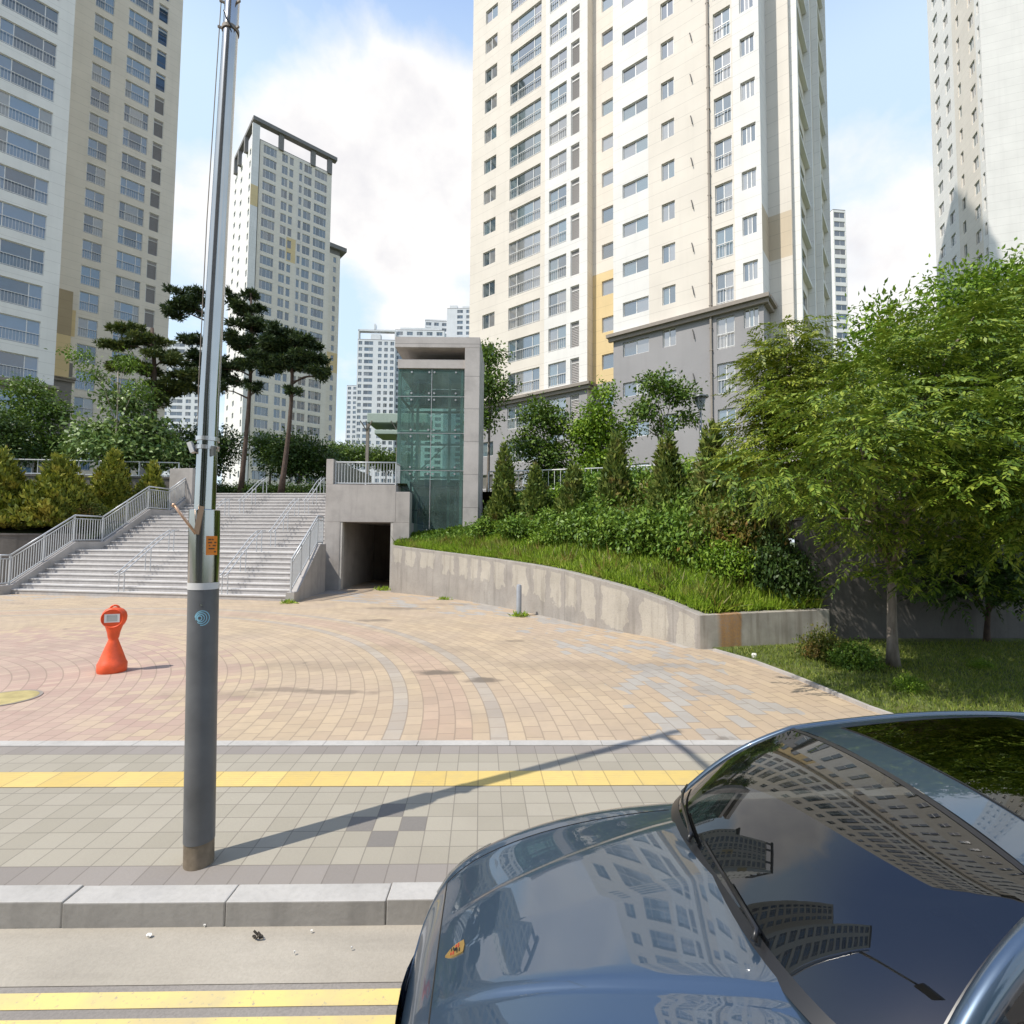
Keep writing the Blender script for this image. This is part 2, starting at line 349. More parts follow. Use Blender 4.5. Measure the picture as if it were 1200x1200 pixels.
leaf_mat('leaf_zelkova', (.03, .07, .009), (.125, .20, .02), (.34, .40, .055), .2, .45)
leaf_mat('leaf_zelkova_pale', (.055, .105, .011), (.17, .22, .022), (.40, .42, .06), .2, .45)
leaf_mat('leaf_broad', (.028, .068, .012), (.09, .165, .024), (.23, .32, .05), .22, .5)
leaf_mat('leaf_bright', (.055, .12, .010), (.16, .28, .022), (.33, .44, .045), .25, .5)
leaf_mat('leaf_magnolia', (.05, .11, .03), (.15, .24, .06), (.36, .45, .17), .18, .42)
leaf_mat('leaf_dark', (.016, .04, .010), (.045, .09, .018), (.11, .17, .035), .2)
leaf_mat('leaf_shrub', (.032, .08, .012), (.115, .21, .024), (.27, .38, .055), .22, .5)
leaf_mat('leaf_shrub_rusty', (.05, .09, .015), (.14, .17, .03), (.24, .17, .04), .3, .5, (.32, .17, .05))
leaf_mat('leaf_conifer', (.034, .07, .014), (.12, .175, .032), (.27, .30, .06), .15, .6, (.25, .165, .06))
leaf_mat('leaf_conifer_gold', (.06, .095, .014), (.18, .21, .025), (.40, .38, .05), .15, .6, (.42, .34, .05))
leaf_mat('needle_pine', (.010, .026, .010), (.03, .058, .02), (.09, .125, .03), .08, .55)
leaf_mat('needle_pine_sunny', (.02, .045, .014), (.07, .10, .025), (.19, .21, .045), .1, .55)  # lighter copy of the pine needles, sunlight put into the colour
leaf_mat('grass_blade', (.13, .24, .02), (.30, .45, .035), (.52, .60, .10), .45, .5, (.40, .37, .12))
leaf_mat('grass_short', (.09, .14, .018), (.19, .25, .035), (.34, .34, .09), .3)

def bark(key, a, bb):
    mt, nt, b = new_mat(key); co = objco(nt); s = sep(nt, co)
    n1 = noise(nt, comb(nt, math_n(nt, 'MULTIPLY', s[0], 14.), math_n(nt, 'MULTIPLY', s[1], 14.), math_n(nt, 'MULTIPLY', s[2], 4.)), 1., 6)
    link(nt, ramp(nt, n1.outputs[0], [(.3, a), (.7, bb)]), b.inputs['Base Color']); b.inputs['Roughness'].default_value = .9
    bump(nt, b, n1.outputs[0], .5, .02); M[key] = mt
bark('bark_grey', (.13, .105, .085), (.26, .22, .185))
bark('bark_pine', (.05, .034, .026), (.12, .08, .06))
bark('bark_pale', (.26, .22, .18), (.42, .37, .31))

plain('steel', (.62, .61, .59), .12, 1.0, .5, .06, 3.)
plain('steel_pole', (.47, .465, .45), .15, 1.0, .5, .08, 3.)
plain('steel_brushed', (.66, .65, .64), .35, .9, .5, .06)
plain('rail_steel', (.50, .515, .53), .35, .15, .5, .05)
plain('sleeve_grey', (.11, .113, .118), .45, 0, .5, .32, 3.)
plain('band_white', (.62, .61, .60), .5)
plain('sticker_orange', (.75, .22, .015), .5)
plain('sticker_ink', (.10, .05, .02), .6)
plain('swirl_blue', (.25, .50, .62), .5, 0, .5, .05)
plain('copper_rod', (.55, .36, .24), .3, .6)
plain('rusty_base', (.20, .16, .115), .75, .0, .3, .45, 9.)
plain('plastic_orange', (.74, .095, .025), .45, 0, .5, .22, 7.)
plain('label_white', (.72, .74, .72), .4)
plain('label_grey', (.40, .43, .42), .5)
plain('bollard_grey', (.30, .32, .35), .45)
plain('rubber', (.02, .02, .02), .8)
plain('black_trim', (.012, .012, .013), .35)
plain('interior_dark', (.022, .022, .025), .7)
plain('seat_leather', (.05, .045, .042), .55)
plain('manhole_paint', (.40, .33, .15), .75, 0, .3, .3, 5.)
plain('green_roof', (.36, .43, .37), .7)
plain('lamp_metal', (.20, .21, .21), .4, .4)
plain('litter_white', (.7, .68, .64), .8)
plain('litter_dark', (.05, .04, .03), .8)
plain('badge_gold', (.72, .46, .16), .28, .8, .5, .05)
plain('badge_red', (.38, .03, .02), .4)
plain('elevator_metal', (.16, .24, .22), .35, .5)
plain('elevator_dark', (.025, .04, .037), .5)
plain('pebble_wall', (.33, .30, .27), .9)

def car_paint():
    mt, nt, b = new_mat('car_paint')
    co = objco(nt)
    b.inputs['Base Color'].default_value = (.045, .075, .115, 1); b.inputs['Metallic'].default_value = .5
    b.inputs['Roughness'].default_value = .34; b.inputs['Coat Weight'].default_value = 1.0
    b.inputs['Coat Roughness'].default_value = .012; b.inputs['Coat IOR'].default_value = 1.85
    M['car_paint'] = mt
car_paint()

def thin_glass(key, tint, ior=1.5, rough=0., haze=0., dcol=(.5, .6, .57)):
    mt, nt, b = new_mat(key); nt.nodes.remove(b)
    tr = nt.nodes.new('ShaderNodeBsdfTransparent'); tr.inputs[0].default_value = rgb(tint)
    gl = nt.nodes.new('ShaderNodeBsdfGlossy'); gl.inputs['Roughness'].default_value = rough
    gl.inputs['Color'].default_value = (1, 1, 1, 1)
    lw = nt.nodes.new('ShaderNodeLayerWeight'); lw.inputs['Blend'].default_value = .5
    mx = nt.nodes.new('ShaderNodeMixShader'); f0 = ((ior - 1) / (ior + 1)) ** 2 * 1.7
    f = math_n(nt, 'ADD', math_n(nt, 'MULTIPLY', math_n(nt, 'POWER', lw.outputs['Facing'], 4.), 1 - f0), f0, True)
    link(nt, f, mx.inputs[0])
    link(nt, tr.outputs[0], mx.inputs[1]); link(nt, gl.outputs[0], mx.inputs[2]); last = mx
    if haze:  # pale diffuse haze mixed in to lighten the look of the glass
        df = nt.nodes.new('ShaderNodeBsdfDiffuse'); df.inputs[0].default_value = rgb(dcol); m2 = nt.nodes.new('ShaderNodeMixShader')
        dn_ = noise(nt, objco(nt), 1.2, 6); link(nt, math_n(nt, 'MULTIPLY', dn_.outputs[0], haze * 2), m2.inputs[0])
        link(nt, mx.outputs[0], m2.inputs[1]); link(nt, df.outputs[0], m2.inputs[2]); last = m2
    link(nt, last.outputs[0], nt.nodes['Material Output'].inputs['Surface']); M[key] = mt
thin_glass('glass_green', (.52, .71, .66), 1.6, 0., .15, (.34, .50, .46))
thin_glass('glass_car', (.12, .135, .145), 1.55, 0., .006, (.5, .5, .5))
thin_glass('glass_black', (.02, .02, .025), 1.5)
thin_glass('lens_clear', (.7, .75, .78), 1.5)

# ------------------------------------------------------------------ light
SUN_TO = Vector((-.852, -.523, 0)).normalized(); SUN_EL = R(54.5)
sun_dir = Vector((SUN_TO.x * math.cos(SUN_EL), SUN_TO.y * math.cos(SUN_EL), math.sin(SUN_EL)))
sd = bpy.data.lights.new("sun", 'SUN'); sd.energy = 3.35; sd.angle = R(.53); sd.color = (1., .945, .855)
sun = bpy.data.objects.new("sun", sd); COL.objects.link(sun)
sun.rotation_euler = sun_dir.to_track_quat('Z', 'Y').to_euler()
sun.location = (-20, -12, 60)

wd = bpy.data.worlds.new("World"); S.world = wd; wd.use_nodes = True
nt = wd.node_tree; bg = nt.nodes['Background']; bg.inputs['Strength'].default_value = .15
sky = nt.nodes.new('ShaderNodeTexSky'); sky.sky_type = 'NISHITA'; sky.sun_disc = False
sky.sun_elevation = SUN_EL; sky.sun_rotation = math.atan2(SUN_TO.x, SUN_TO.y)
sky.air_density = 1.0; sky.dust_density = 1.2; sky.ozone_density = 1.0
tc = nt.nodes.new('ShaderNodeTexCoord'); dirv = tc.outputs['Generated']
sx = sep(nt, dirv)
zc = math_n(nt, 'MAXIMUM', sx[2], .02)
den = math_n(nt, 'ADD', zc, .22)
plane = comb(nt, math_n(nt, 'DIVIDE', sx[0], den), math_n(nt, 'DIVIDE', sx[1], den), 0)
n1 = noise(nt, plane, 2.6, 10, .60); n1.inputs['Distortion'].default_value = .35
n2 = noise(nt, dirv, 5.5, 8, .58)
dens = math_n(nt, 'ADD', math_n(nt, 'MULTIPLY', n1.outputs[0], .55), math_n(nt, 'MULTIPLY', n2.outputs[0], .45))
zen = nt.nodes.new('ShaderNodeMapRange'); zen.interpolation_type = 'SMOOTHSTEP'; link(nt, sx[2], zen.inputs['Value']); zen.inputs['From Min'].default_value = .62; zen.inputs['From Max'].default_value = .85
dens = math_n(nt, 'SUBTRACT', dens, math_n(nt, 'MULTIPLY', zen.outputs[0], .20))
def lobe(px, py, deg, wgt):
    global dens
    d = ray(px, py).normalized()
    dp = nt.nodes.new('ShaderNodeVectorMath'); dp.operation = 'DOT_PRODUCT'
    link(nt, dirv, dp.inputs[0]); dp.inputs[1].default_value = d
    mr = nt.nodes.new('ShaderNodeMapRange'); mr.interpolation_type = 'SMOOTHSTEP'
    link(nt, dp.outputs['Value'], mr.inputs['Value'])
    mr.inputs['From Min'].default_value = math.cos(R(deg)); mr.inputs['From Max'].default_value = math.cos(R(deg * .25))
    dens = math_n(nt, 'ADD', dens, math_n(nt, 'MULTIPLY', mr.outputs[0], wgt))
for a in [(430, 150, 15, .22), (500, 240, 13, .20), (330, 200, 9, .12), (470, 360, 7, .14), (218, 275, 9, .22), (1030, 195, 9, .14),
          (1050, 190, 8, .12), (1050, 330, 10, .16), (1010, 400, 9, .14),
          (232, 70, 8, -.13), (228, 165, 5, -.13), (215, 330, 4, -.14), (520, 5, 6, -.14), (405, 345, 5, -.16), (1010, 70, 13, -.22), (1000, 270, 5, -.10), (300, -160, 16, -.08)]:
    lobe(*a)
cov = ramp(nt, dens, [(.47, (0, 0, 0)), (.55, (.35, .35, .35)), (.64, (.80, .80, .80)), (.76, (1, 1, 1))])
body = noise(nt, dirv, 7., 6)
ccol = ramp(nt, math_n(nt, 'ADD', math_n(nt, 'MULTIPLY', body.outputs[0], .6), math_n(nt, 'MULTIPLY', dens, .5)),
            [(.40, (3.75, 3.75, 3.95)), (.52, (4.6, 4.55, 4.6)), (.66, (5.0, 4.9, 4.8)), (.80, (4.1, 4.05, 4.15))])
skyc = mix_c(nt, .72, sky.outputs[0], mix_c(nt, zen.outputs[0], (3.75, 4.7, 5.5), (1.3, 2.2, 4.6)))
fin = mix_c(nt, cov, skyc, ccol)
low = nt.nodes.new('ShaderNodeMapRange'); link(nt, sx[2], low.inputs['Value'])
low.inputs['From Min'].default_value = -.02; low.inputs['From Max'].default_value = .0
fin = mix_c(nt, low.outputs[0], (1.2, 1.15, 1.05), fin)
link(nt, fin, bg.inputs['Color'])

S.view_settings.view_transform = 'Standard'; S.view_settings.look = 'None'
S.view_settings.exposure = 0.56; S.view_settings.gamma = 1.0; S.view_settings.use_curve_mapping = False
S.render.engine = 'CYCLES'
S.cycles.use_denoising = True; S.cycles.max_bounces = 10; S.cycles.diffuse_bounces = 4; S.cycles.transparent_max_bounces = 12
S.cycles.sample_clamp_indirect = 6.0; S.cycles.caustics_reflective = False; S.cycles.caustics_refractive = False

# ------------------------------------------------------------------ mesh helpers
class MB:
    def __init__(s): s.v = []; s.f = []; s.mi = []; s.uv = None
    def quad(s, a, b, c, d, m=0):
        n = len(s.v); s.v += [tuple(a), tuple(b), tuple(c), tuple(d)]; s.f.append((n, n + 1, n + 2, n + 3)); s.mi.append(m)
    def poly(s, pts, m=0):
        n = len(s.v); s.v += [tuple(p) for p in pts]; s.f.append(tuple(range(n, n + len(pts)))); s.mi.append(m)
    def box(s, x0, x1, y0, y1, z0, z1, m=0, T=None):
        c = [(x0, y0, z0), (x1, y0, z0), (x1, y1, z0), (x0, y1, z0), (x0, y0, z1), (x1, y0, z1), (x1, y1, z1), (x0, y1, z1)]
        if T: c = [T(p) for p in c]
        n = len(s.v); s.v += [tuple(p) for p in c]
        for q in ((0, 3, 2, 1), (4, 5, 6, 7), (0, 1, 5, 4), (1, 2, 6, 5), (2, 3, 7, 6), (3, 0, 4, 7)):
            s.f.append(tuple(n + i for i in q)); s.mi.append(m)
    def bar(s, a, b, w, h=None, m=0, up=(0, 0, 1)):
        """rectangular bar from a to b"""
        h = h or w; a = Vector(a); b = Vector(b); d = (b - a).normalized(); upv = Vector(up)
        if abs(d.dot(upv)) > .98: upv = Vector((1, 0, 0))
        x = d.cross(upv).normalized() * (w / 2); y = x.cross(d).normalized() * (h / 2)
        n = len(s.v)
        for p in (a, b): s.v += [tuple(p - x - y), tuple(p + x - y), tuple(p + x + y), tuple(p - x + y)]
        for q in ((0, 1, 2, 3), (7, 6, 5, 4), (0, 4, 5, 1), (1, 5, 6, 2), (2, 6, 7, 3), (3, 7, 4, 0)):
            s.f.append(tuple(n + i for i in q)); s.mi.append(m)
    def tube(s, pts, rad, seg=8, m=0, cap=True):
        pts = [Vector(p) for p in pts]
        if isinstance(rad, (int, float)): rad = [rad] * len(pts)
        n = len(s.v); prev = None
        for i, p in enumerate(pts):
            d = (pts[min(i + 1, len(pts) - 1)] - pts[max(i - 1, 0)]).normalized()
            if prev is None:
                a = Vector((0, 0, 1)) if abs(d.z) < .9 else Vector((1, 0, 0))
                x = d.cross(a).normalized()
            else:
                x = (prev - d * prev.dot(d)).normalized()
            prev = x; y = d.cross(x)
            for k in range(seg):
                t = 2 * math.pi * k / seg
                s.v.append(tuple(p + x * (rad[i] * math.cos(t)) + y * (rad[i] * math.sin(t))))
        for i in range(len(pts) - 1):
            for k in range(seg):
                k2 = (k + 1) % seg
                s.f.append((n + i * seg + k, n + i * seg + k2, n + (i + 1) * seg + k2, n + (i + 1) * seg + k)); s.mi.append(m)
        if cap:
            s.f.append(tuple(n + k for k in reversed(range(seg)))); s.mi.append(m)
            e = n + (len(pts) - 1) * seg
            s.f.append(tuple(e + k for k in range(seg))); s.mi.append(m)
    def lathe(s, prof, seg=24, c=(0, 0), m=0, cap=True):
        n = len(s.v)
        for r, z in prof:
            for k in range(seg):
                t = 2 * math.pi * k / seg; s.v.append((c[0] + r * math.cos(t), c[1] + r * math.sin(t), z))
        for i in range(len(prof) - 1):
            for k in range(seg):
                k2 = (k + 1) % seg
                s.f.append((n + i * seg + k, n + i * seg + k2, n + (i + 1) * seg + k2, n + (i + 1) * seg + k)); s.mi.append(m)
        if cap:
            s.f.append(tuple(n + k for k in reversed(range(seg)))); s.mi.append(m)
            e = n + (len(prof) - 1) * seg; s.f.append(tuple(e + k for k in range(seg))); s.mi.append(m)
    def prism(s, poly, z0, z1, m=0):
        """poly CCW; z1 may be a list"""
        k = len(poly); n = len(s.v)
        zt = z1 if isinstance(z1, (list, tuple)) else [z1] * k
        s.v += [(p[0], p[1], z0) for p in poly] + [(p[0], p[1], zt[i]) for i, p in enumerate(poly)]
        s.f.append(tuple(n + i for i in reversed(range(k)))); s.f.append(tuple(n + k + i for i in range(k))); s.mi += [m, m]
        for i in range(k):
            j = (i + 1) % k; s.f.append((n + i, n + j, n + k + j, n + k + i)); s.mi.append(m)
    def grid(s, rows, m=0, close=False):
        n = len(s.v); w = len(rows[0])
        for r in rows: s.v += [tuple(p) for p in r]
        for i in range(len(rows) - 1):
            for k in range(w - 1 + (1 if close else 0)):
                k2 = (k + 1) % w
                s.f.append((n + i * w + k, n + i * w + k2, n + (i + 1) * w + k2, n + (i + 1) * w + k)); s.mi.append(m)
    def mesh(s, name, mats, smooth=False):
        me = bpy.data.meshes.new(name); me.from_pydata(s.v, [], s.f)
        for mm in mats: me.materials.append(M[mm])
        if len(mats) > 1: me.polygons.foreach_set('material_index', s.mi)
        if smooth: me.polygons.foreach_set('use_smooth', [True] * len(s.f))
        if s.uv is not None:
            ul = me.uv_layers.new(name='UVMap'); li = [0.] * (2 * len(me.loops))
            for i, l in enumerate(me.loops):
                li[2 * i], li[2 * i + 1] = s.uv[l.vertex_index]
            ul.data.foreach_set('uv', li)
        me.update(); return me
    def build(s, name, mats, parent=None, smooth=False, bevel=0, loc=None, rotz=0):
        if isinstance(mats, str): mats = [mats]
        me = s.mesh(name, mats, smooth)
        return put(name, me, parent, loc, rotz, bevel, smooth)
def put(name, me, parent=None, loc=None, rotz=0, bevel=0, smooth=False):
    o = bpy.data.objects.new(name, me); COL.objects.link(o)
    if parent: o.parent = parent
    if loc is not None: o.location = loc
    if rotz: o.rotation_euler = (0, 0, rotz)
    if bevel:
        md = o.modifiers.new('bevel', 'BEVEL'); md.width = bevel; md.segments = 2; md.limit_method = 'ANGLE'; md.angle_limit = R(40)
    return o
def tag(o, label=None, cat=None, group=None, kind=None):
    if label: o['label'] = label
    if cat: o['category'] = cat
    if group: o['group'] = group
    if kind: o['kind'] = kind
    return o
def thing(name, loc, label, cat, group=None, rotz=0):
    o = bpy.data.objects.new(name, None); COL.objects.link(o); o.location = loc; o.rotation_euler = (0, 0, rotz)
    o.empty_display_size = .2
    return tag(o, label, cat, group)
def smooth_by_angle(o, deg=40):
    me = o.data
    me.polygons.foreach_set('use_smooth', [True] * len(me.polygons))
    try: me.set_sharp_from_angle(angle=R(deg))
    except Exception: pass
def catmull(pts, n):
    """dense samples through points (Vectors)"""
    pts = [Vector(p) for p in pts]; out = []
    for i in range(len(pts) - 1):
        p0 = pts[max(i - 1, 0)]; p1 = pts[i]; p2 = pts[i + 1]; p3 = pts[min(i + 2, len(pts) - 1)]
        for k in range(n):
            t = k / n
            out.append(.5 * ((2 * p1) + (p2 - p0) * t + (2 * p0 - 5 * p1 + 4 * p2 - p3) * t * t + (3 * p1 - p0 - 3 * p2 + p3) * t ** 3))
    out.append(pts[-1]); return out
# ================================================================== SETTING
def sheet(name, poly, z, mat, div=None):
    b = MB(); b.poly([(x, y, z) for x, y in poly]); return tag(b.build(name, mat), kind='structure')
KY = 3.275                                     # kerb face
def ln(x, y): return (x, y + PTILT * x)
sheet('ground', [(-1500, -800), (1500, -800), (1500, 2200), (-1500, 2200)], -.32, 'soil')
XL, XR = -70, 60
b = MB(); b.poly([(*ln(XL, -14), -.15), (*ln(XR, -14), -.15), (*ln(XR, 3.3), -.15), (*ln(XL, 3.3), -.15)])
tag(b.build('road', 'asphalt'), kind='structure')
b = MB(); b.poly([(*ln(XL, 2.88), -.146), (*ln(XR, 2.88), -.146), (*ln(XR, KY), -.138), (*ln(XL, KY), -.138)])
tag(b.build('gutter', 'gutter'), kind='structure')
for y0, y1 in ((2.745, 2.84), (2.60, 2.69)):
    b = MB(); b.poly([(*ln(XL, y0), -.1465), (*ln(XR, y0), -.1465), (*ln(XR, y1), -.1465), (*ln(XL, y1), -.1465)])
    tag(b.build('road_line', 'yellow_paint'), kind='structure')
# kerb: 1 m granite stones with open joints
b = MB(); L = .97
x = on_z(265, 1057, 0).x - L * 33
while x < 36:
    dz = random.uniform(-.004, .004); dy = random.uniform(-.004, .004)
    a0 = ln(x + .003, KY + dy); a1 = ln(x + L - .003, KY + dy); c1 = ln(x + L - .003, KY + .16); c0 = ln(x + .003, KY + .16)
    b.prism([a0, a1, c1, c0], -.2, .010 + dz); b.mi[-4] = 1
    x += L
o = tag(b.build('kerb', ['kerb_stone', 'kerb_face'], bevel=.007), kind='structure')
b = MB(); b.poly([(*ln(XL, KY + .02), -.06), (*ln(XR, KY + .02), -.06), (*ln(XR, KY + .17), -.06), (*ln(XL, KY + .17), -.06)])
tag(b.build('kerb_bed', 'gutter'), kind='structure')
b = MB(); b.poly([(*ln(XL, KY + .12), 0), (*ln(XR, KY + .12), 0), (*ln(XR, 5.635), 0), (*ln(XL, 5.635), 0)])
tag(b.build('pavement', 'pavement_blocks'), kind='structure')
b = MB(); b.poly([(*ln(XL, 4.735), .004), (*ln(XR, 4.735), .004), (*ln(XR, 5.035), .004), (*ln(XL, 5.035), .004)])
tag(b.build('tactile_strip', 'tactile_yellow'), kind='structure')
b = MB(); x = -40.
while x < 30:
    b.prism([ln(x + .003, 5.637), ln(x + .997, 5.637), ln(x + .997, 5.77), ln(x + .003, 5.77)], -.05, .008); x += 1.
tag(b.build('plaza_edging', 'kerb_stone'), kind='structure')
b = MB(); b.poly([(*ln(XL, 5.771), 0), (*ln(XR, 5.771), 0), (60, 34, 0), (-70, 34, 0)])
tag(b.build('plaza', 'plaza_blocks'), kind='structure')
# lawn with a thin edging stone
LE = [on_z(835, 763, 0), on_z(880, 776, 0), on_z(930, 795, 0), on_z(975, 814, 0), on_z(1015, 831, 0)]
LE = [Vector((p.x, p.y, 0)) for p in LE] + [Vector((5.0, 5.92, 0))]
b = MB(); b.poly([(p.x + .06, p.y, .03) for p in LE] + [(45, 5.92 + 1.2, .03), (45, 14, .03), (7, 14, .03), (4.2, 11.2, .03)])
tag(b.build('lawn', 'lawn'), kind='structure')
b = MB()
for p, q in zip(LE[:-1], LE[1:]):
    b.bar((p.x + .03, p.y, .005), (q.x + .03, q.y, .005), .055, .09)
tag(b.build('lawn_edging', 'concrete'), kind='structure')

# ------------------------------------------------------------------ curved retaining wall
base_px = [(458, 694, 639), (524, 701, 647.5), (580, 710, 655), (640, 722.5, 664.5), (700, 735.5, 679), (760, 746.5, 696.5), (820, 761, 721)]
WB, WT = [], []
for px, pb, pt in base_px:
    g = on_z(px, pb, 0); WB.append(Vector((g.x, g.y, 0))); WT.append(Vector((g.x, g.y, at_y(px, pt, g.y).z)))
wall_top = catmull(WT, 6)
def extrude_wall(name, path, thick, mat, label, cat, coping=.0, zb=-.05):
    """path: points (x,y,ztop) seen from the right-hand side; thickness to the left"""
    root_pts = path; b = MB(); uv = []
    left = []
    for i, p in enumerate(path):
        d = (path[min(i + 1, len(path) - 1)] - path[max(i - 1, 0)]); d.z = 0; d.normalize()
        left.append(Vector((p.x, p.y, p.z)) + Vector((-d.y, d.x, 0)) * thick)
    s = 0
    for i in range(len(path)):
        p, q = path[i], left[i]
        if i: s += (Vector((path[i].x, path[i].y, 0)) - Vector((path[i - 1].x, path[i - 1].y, 0))).length
        b.v += [(p.x, p.y, zb), (p.x, p.y, p.z), (q.x, q.y, p.z), (q.x, q.y, zb)]
        uv += [(s, p.z), (s, 0.), (s, -.3), (s, p.z)]
    for i in range(len(path) - 1):
        a, c = 4 * i, 4 * i + 4
        for k in range(3): b.f.append((a + k, c + k, c + k + 1, a + k + 1)); b.mi.append(0)
    b.f.append((0, 1, 2, 3)); b.mi.append(0); e = 4 * (len(path) - 1); b.f.append((e + 3, e + 2, e + 1, e)); b.mi.append(0)
    b.uv = uv
    return tag(b.build(name, mat, bevel=.012), label, cat), left
o, wl = extrude_wall('retaining_wall', wall_top, .24, 'wall_patched', 'long curved grey concrete retaining wall with upright pale patches beside the paved plaza', 'wall')
corner = WT[-1]
low_end = Vector((7.0, 11.35, .74))
lowp = [corner + (low_end - corner) * t for t in (0, .25, .5, .75, 1)]
lowp[0] = lowp[0] + (low_end - corner).normalized() * .003
for p in lowp: p.z += .002
o, ll = extrude_wall('low_retaining_wall', lowp, .24, 'wall_rusty', 'short low concrete wall with a broad rust stain, at the edge of the lawn', 'wall')
# tall wall behind the tree
b = MB(); b.prism([(6.75, 11.75), (24, 12.6), (24, 13.0), (6.72, 12.2)], -.05, [2.72, 2.95, 2.95, 2.72])
b.prism([(6.71, 11.71), (24.05, 12.56), (24.05, 13.04), (6.68, 12.24)], 2.722, 2.80)
tag(b.build('tall_retaining_wall', 'concrete_shaded', bevel=.015), 'tall concrete wall coloured dark for the shade behind the big leafy tree', 'wall')

# bank behind the curved wall
top_curve = catmull([(-4.95, 22.6, 2.25), (-3.2, 22.75, 2.5), (-1.35, 23.4, 3.0), (.6, 25.2, 4.5), (4., 24.1, 4.6), (7.6, 20.5, 4.5), (7.0, 13.5, 2.9)], 6)
bot_curve = [Vector((p.x, p.y, p.z - .03)) for p in wl] + [Vector((p.x, p.y, p.z - .03)) for p in ll[1:]]
def resample(c, n):
    d = [0]
    for a, bq in zip(c[:-1], c[1:]): d.append(d[-1] + (bq - a).length)
    out = []
    for i in range(n):
        t = d[-1] * i / (n - 1); k = max(j for j in range(len(d)) if d[j] <= t + 1e-9); k = min(k, len(c) - 2)
        f = (t - d[k]) / max(1e-6, d[k + 1] - d[k]); out.append(c[k].lerp(c[k + 1], f))
    return out
NB, NT = 40, 16
bc, tcv = resample(bot_curve, NB), resample(top_curve, NB)
def bank_pt(i, t):
    i0 = min(int(i), NB - 2); f = i - i0
    p = bc[i0].lerp(bc[i0 + 1], f); q = tcv[i0].lerp(tcv[i0 + 1], f)
    r_ = p.lerp(q, t); r_.z = p.z + (q.z - p.z) * (t ** .9) - .10 * math.sin(math.pi * t); return r_
b = MB(); rows = []
for j in range(NT + 1):
    rows.append([bank_pt(i, j / NT) + Vector((0, 0, .05 * math.sin(i * 1.7 + j * 2.1) if 0 < j < NT else 0)) for i in range(NB)])
b.grid(rows); tag(b.build('planted_bank', 'soil', smooth=True), kind='structure')

TZ = 4.62
b = MB(); b.poly([(x, y, TZ) for x, y in [(-1.3, 25.9), (1, 25.25), (5, 24), (8, 21), (8.5, 13.1), (24, 13.1), (60, 16), (130, 200), (-190, 200), (-80, 27), (-19.4, 27.4), (-17.4, 30.1), (-8.75, 29.4), (-8.05, 22.3), (-4.6, 22.3), (-5.2, 25.9)]])
tag(b.build('terrace', 'soil'), kind='structure')

# ------------------------------------------------------------------ staircase
def SL(t): return Vector((-18.85 + .13 * t, 19.45 + t, 0))
def SR(t): return Vector((-7.72 - .085 * t, 17.95 + t * 1.06, 0))
RISE, RUN, LAND = .18, .30, 1.3
prof = []; t = 0.; z = 0.
for fl, n in enumerate((9, 9, 8)):
    for k in range(n):
        prof.append((t, z, z + RISE)); z += RISE; t += RUN if k < n - 1 else (LAND if fl < 2 else .8)
T_END = t
b = MB()
for i, (t0, z0, z1) in enumerate(prof):
    t1 = prof[i + 1][0] if i + 1 < len(prof) else T_END
    l0, r0, l1, r1 = SL(t0), SR(t0), SL(t1), SR(t1)
    nl, nr = SL(t0 - .025), SR(t0 - .025)
    def Z(p, zz): return (p.x, p.y, zz)
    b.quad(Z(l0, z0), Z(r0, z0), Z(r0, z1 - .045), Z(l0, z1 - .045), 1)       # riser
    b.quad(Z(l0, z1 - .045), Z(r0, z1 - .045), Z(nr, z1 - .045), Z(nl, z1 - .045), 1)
    b.quad(Z(nl, z1 - .045), Z(nr, z1 - .045), Z(nr, z1), Z(nl, z1), 0)
    b.quad(Z(nl, z1), Z(nr, z1), Z(r1, z1), Z(l1, z1), 0)
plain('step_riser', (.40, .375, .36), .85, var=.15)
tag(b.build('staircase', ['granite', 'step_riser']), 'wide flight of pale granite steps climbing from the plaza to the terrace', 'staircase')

def stair_z(t):
    """nosing line"""
    f = 9 * RUN - .3; a = 9 * RISE
    pts = [(-.6, .0), (0, .0), (f + .0, a), (f + LAND, a), (2 * f + LAND, 2 * a), (2 * f + 2 * LAND, 2 * a), (2 * f + 2 * LAND + 8 * RUN - .3, 26 * RISE), (20, 26 * RISE)]
    for (t0, z0), (t1, z1) in zip(pts[:-1], pts[1:]):
        if t <= t1: return z0 + (z1 - z0) * (t - t0) / (t1 - t0)
F1 = 9 * RUN - .3
BREAKS = [0, F1, F1 + LAND, 2 * F1 + LAND, 2 * F1 + 2 * LAND, 2 * F1 + 2 * LAND + 8 * RUN - .3]
def side_wall(name, P, side, ts, thick, label, extra=.34):
    b = MB(); rows = []
    for t in ts:
        p = P(t); d = (P(t + .1) - P(t)).normalized(); n = Vector((-d.y, d.x, 0)) * side
        zt = stair_z(t) + extra; q = p + n * thick
        rows.append([(p.x, p.y, -.05), (p.x, p.y, zt), (q.x, q.y, zt), (q.x, q.y, -.05)])
    b.grid(rows); b.poly(rows[0]); b.poly(rows[-1][::-1])
    return tag(b.build(name, 'concrete', bevel=.012), label, 'wall')
side_wall('stair_side_wall', SL, 1, [-.45, 0] + BREAKS[1:] + [T_END], .28, 'stepped concrete side wall carrying the long balustrade beside the wide steps')
side_wall('stair_side_wall', SR, -1, [-.35, 0, F1, F1 + .75], .28, 'short sloping concrete side wall between the steps and the underpass')

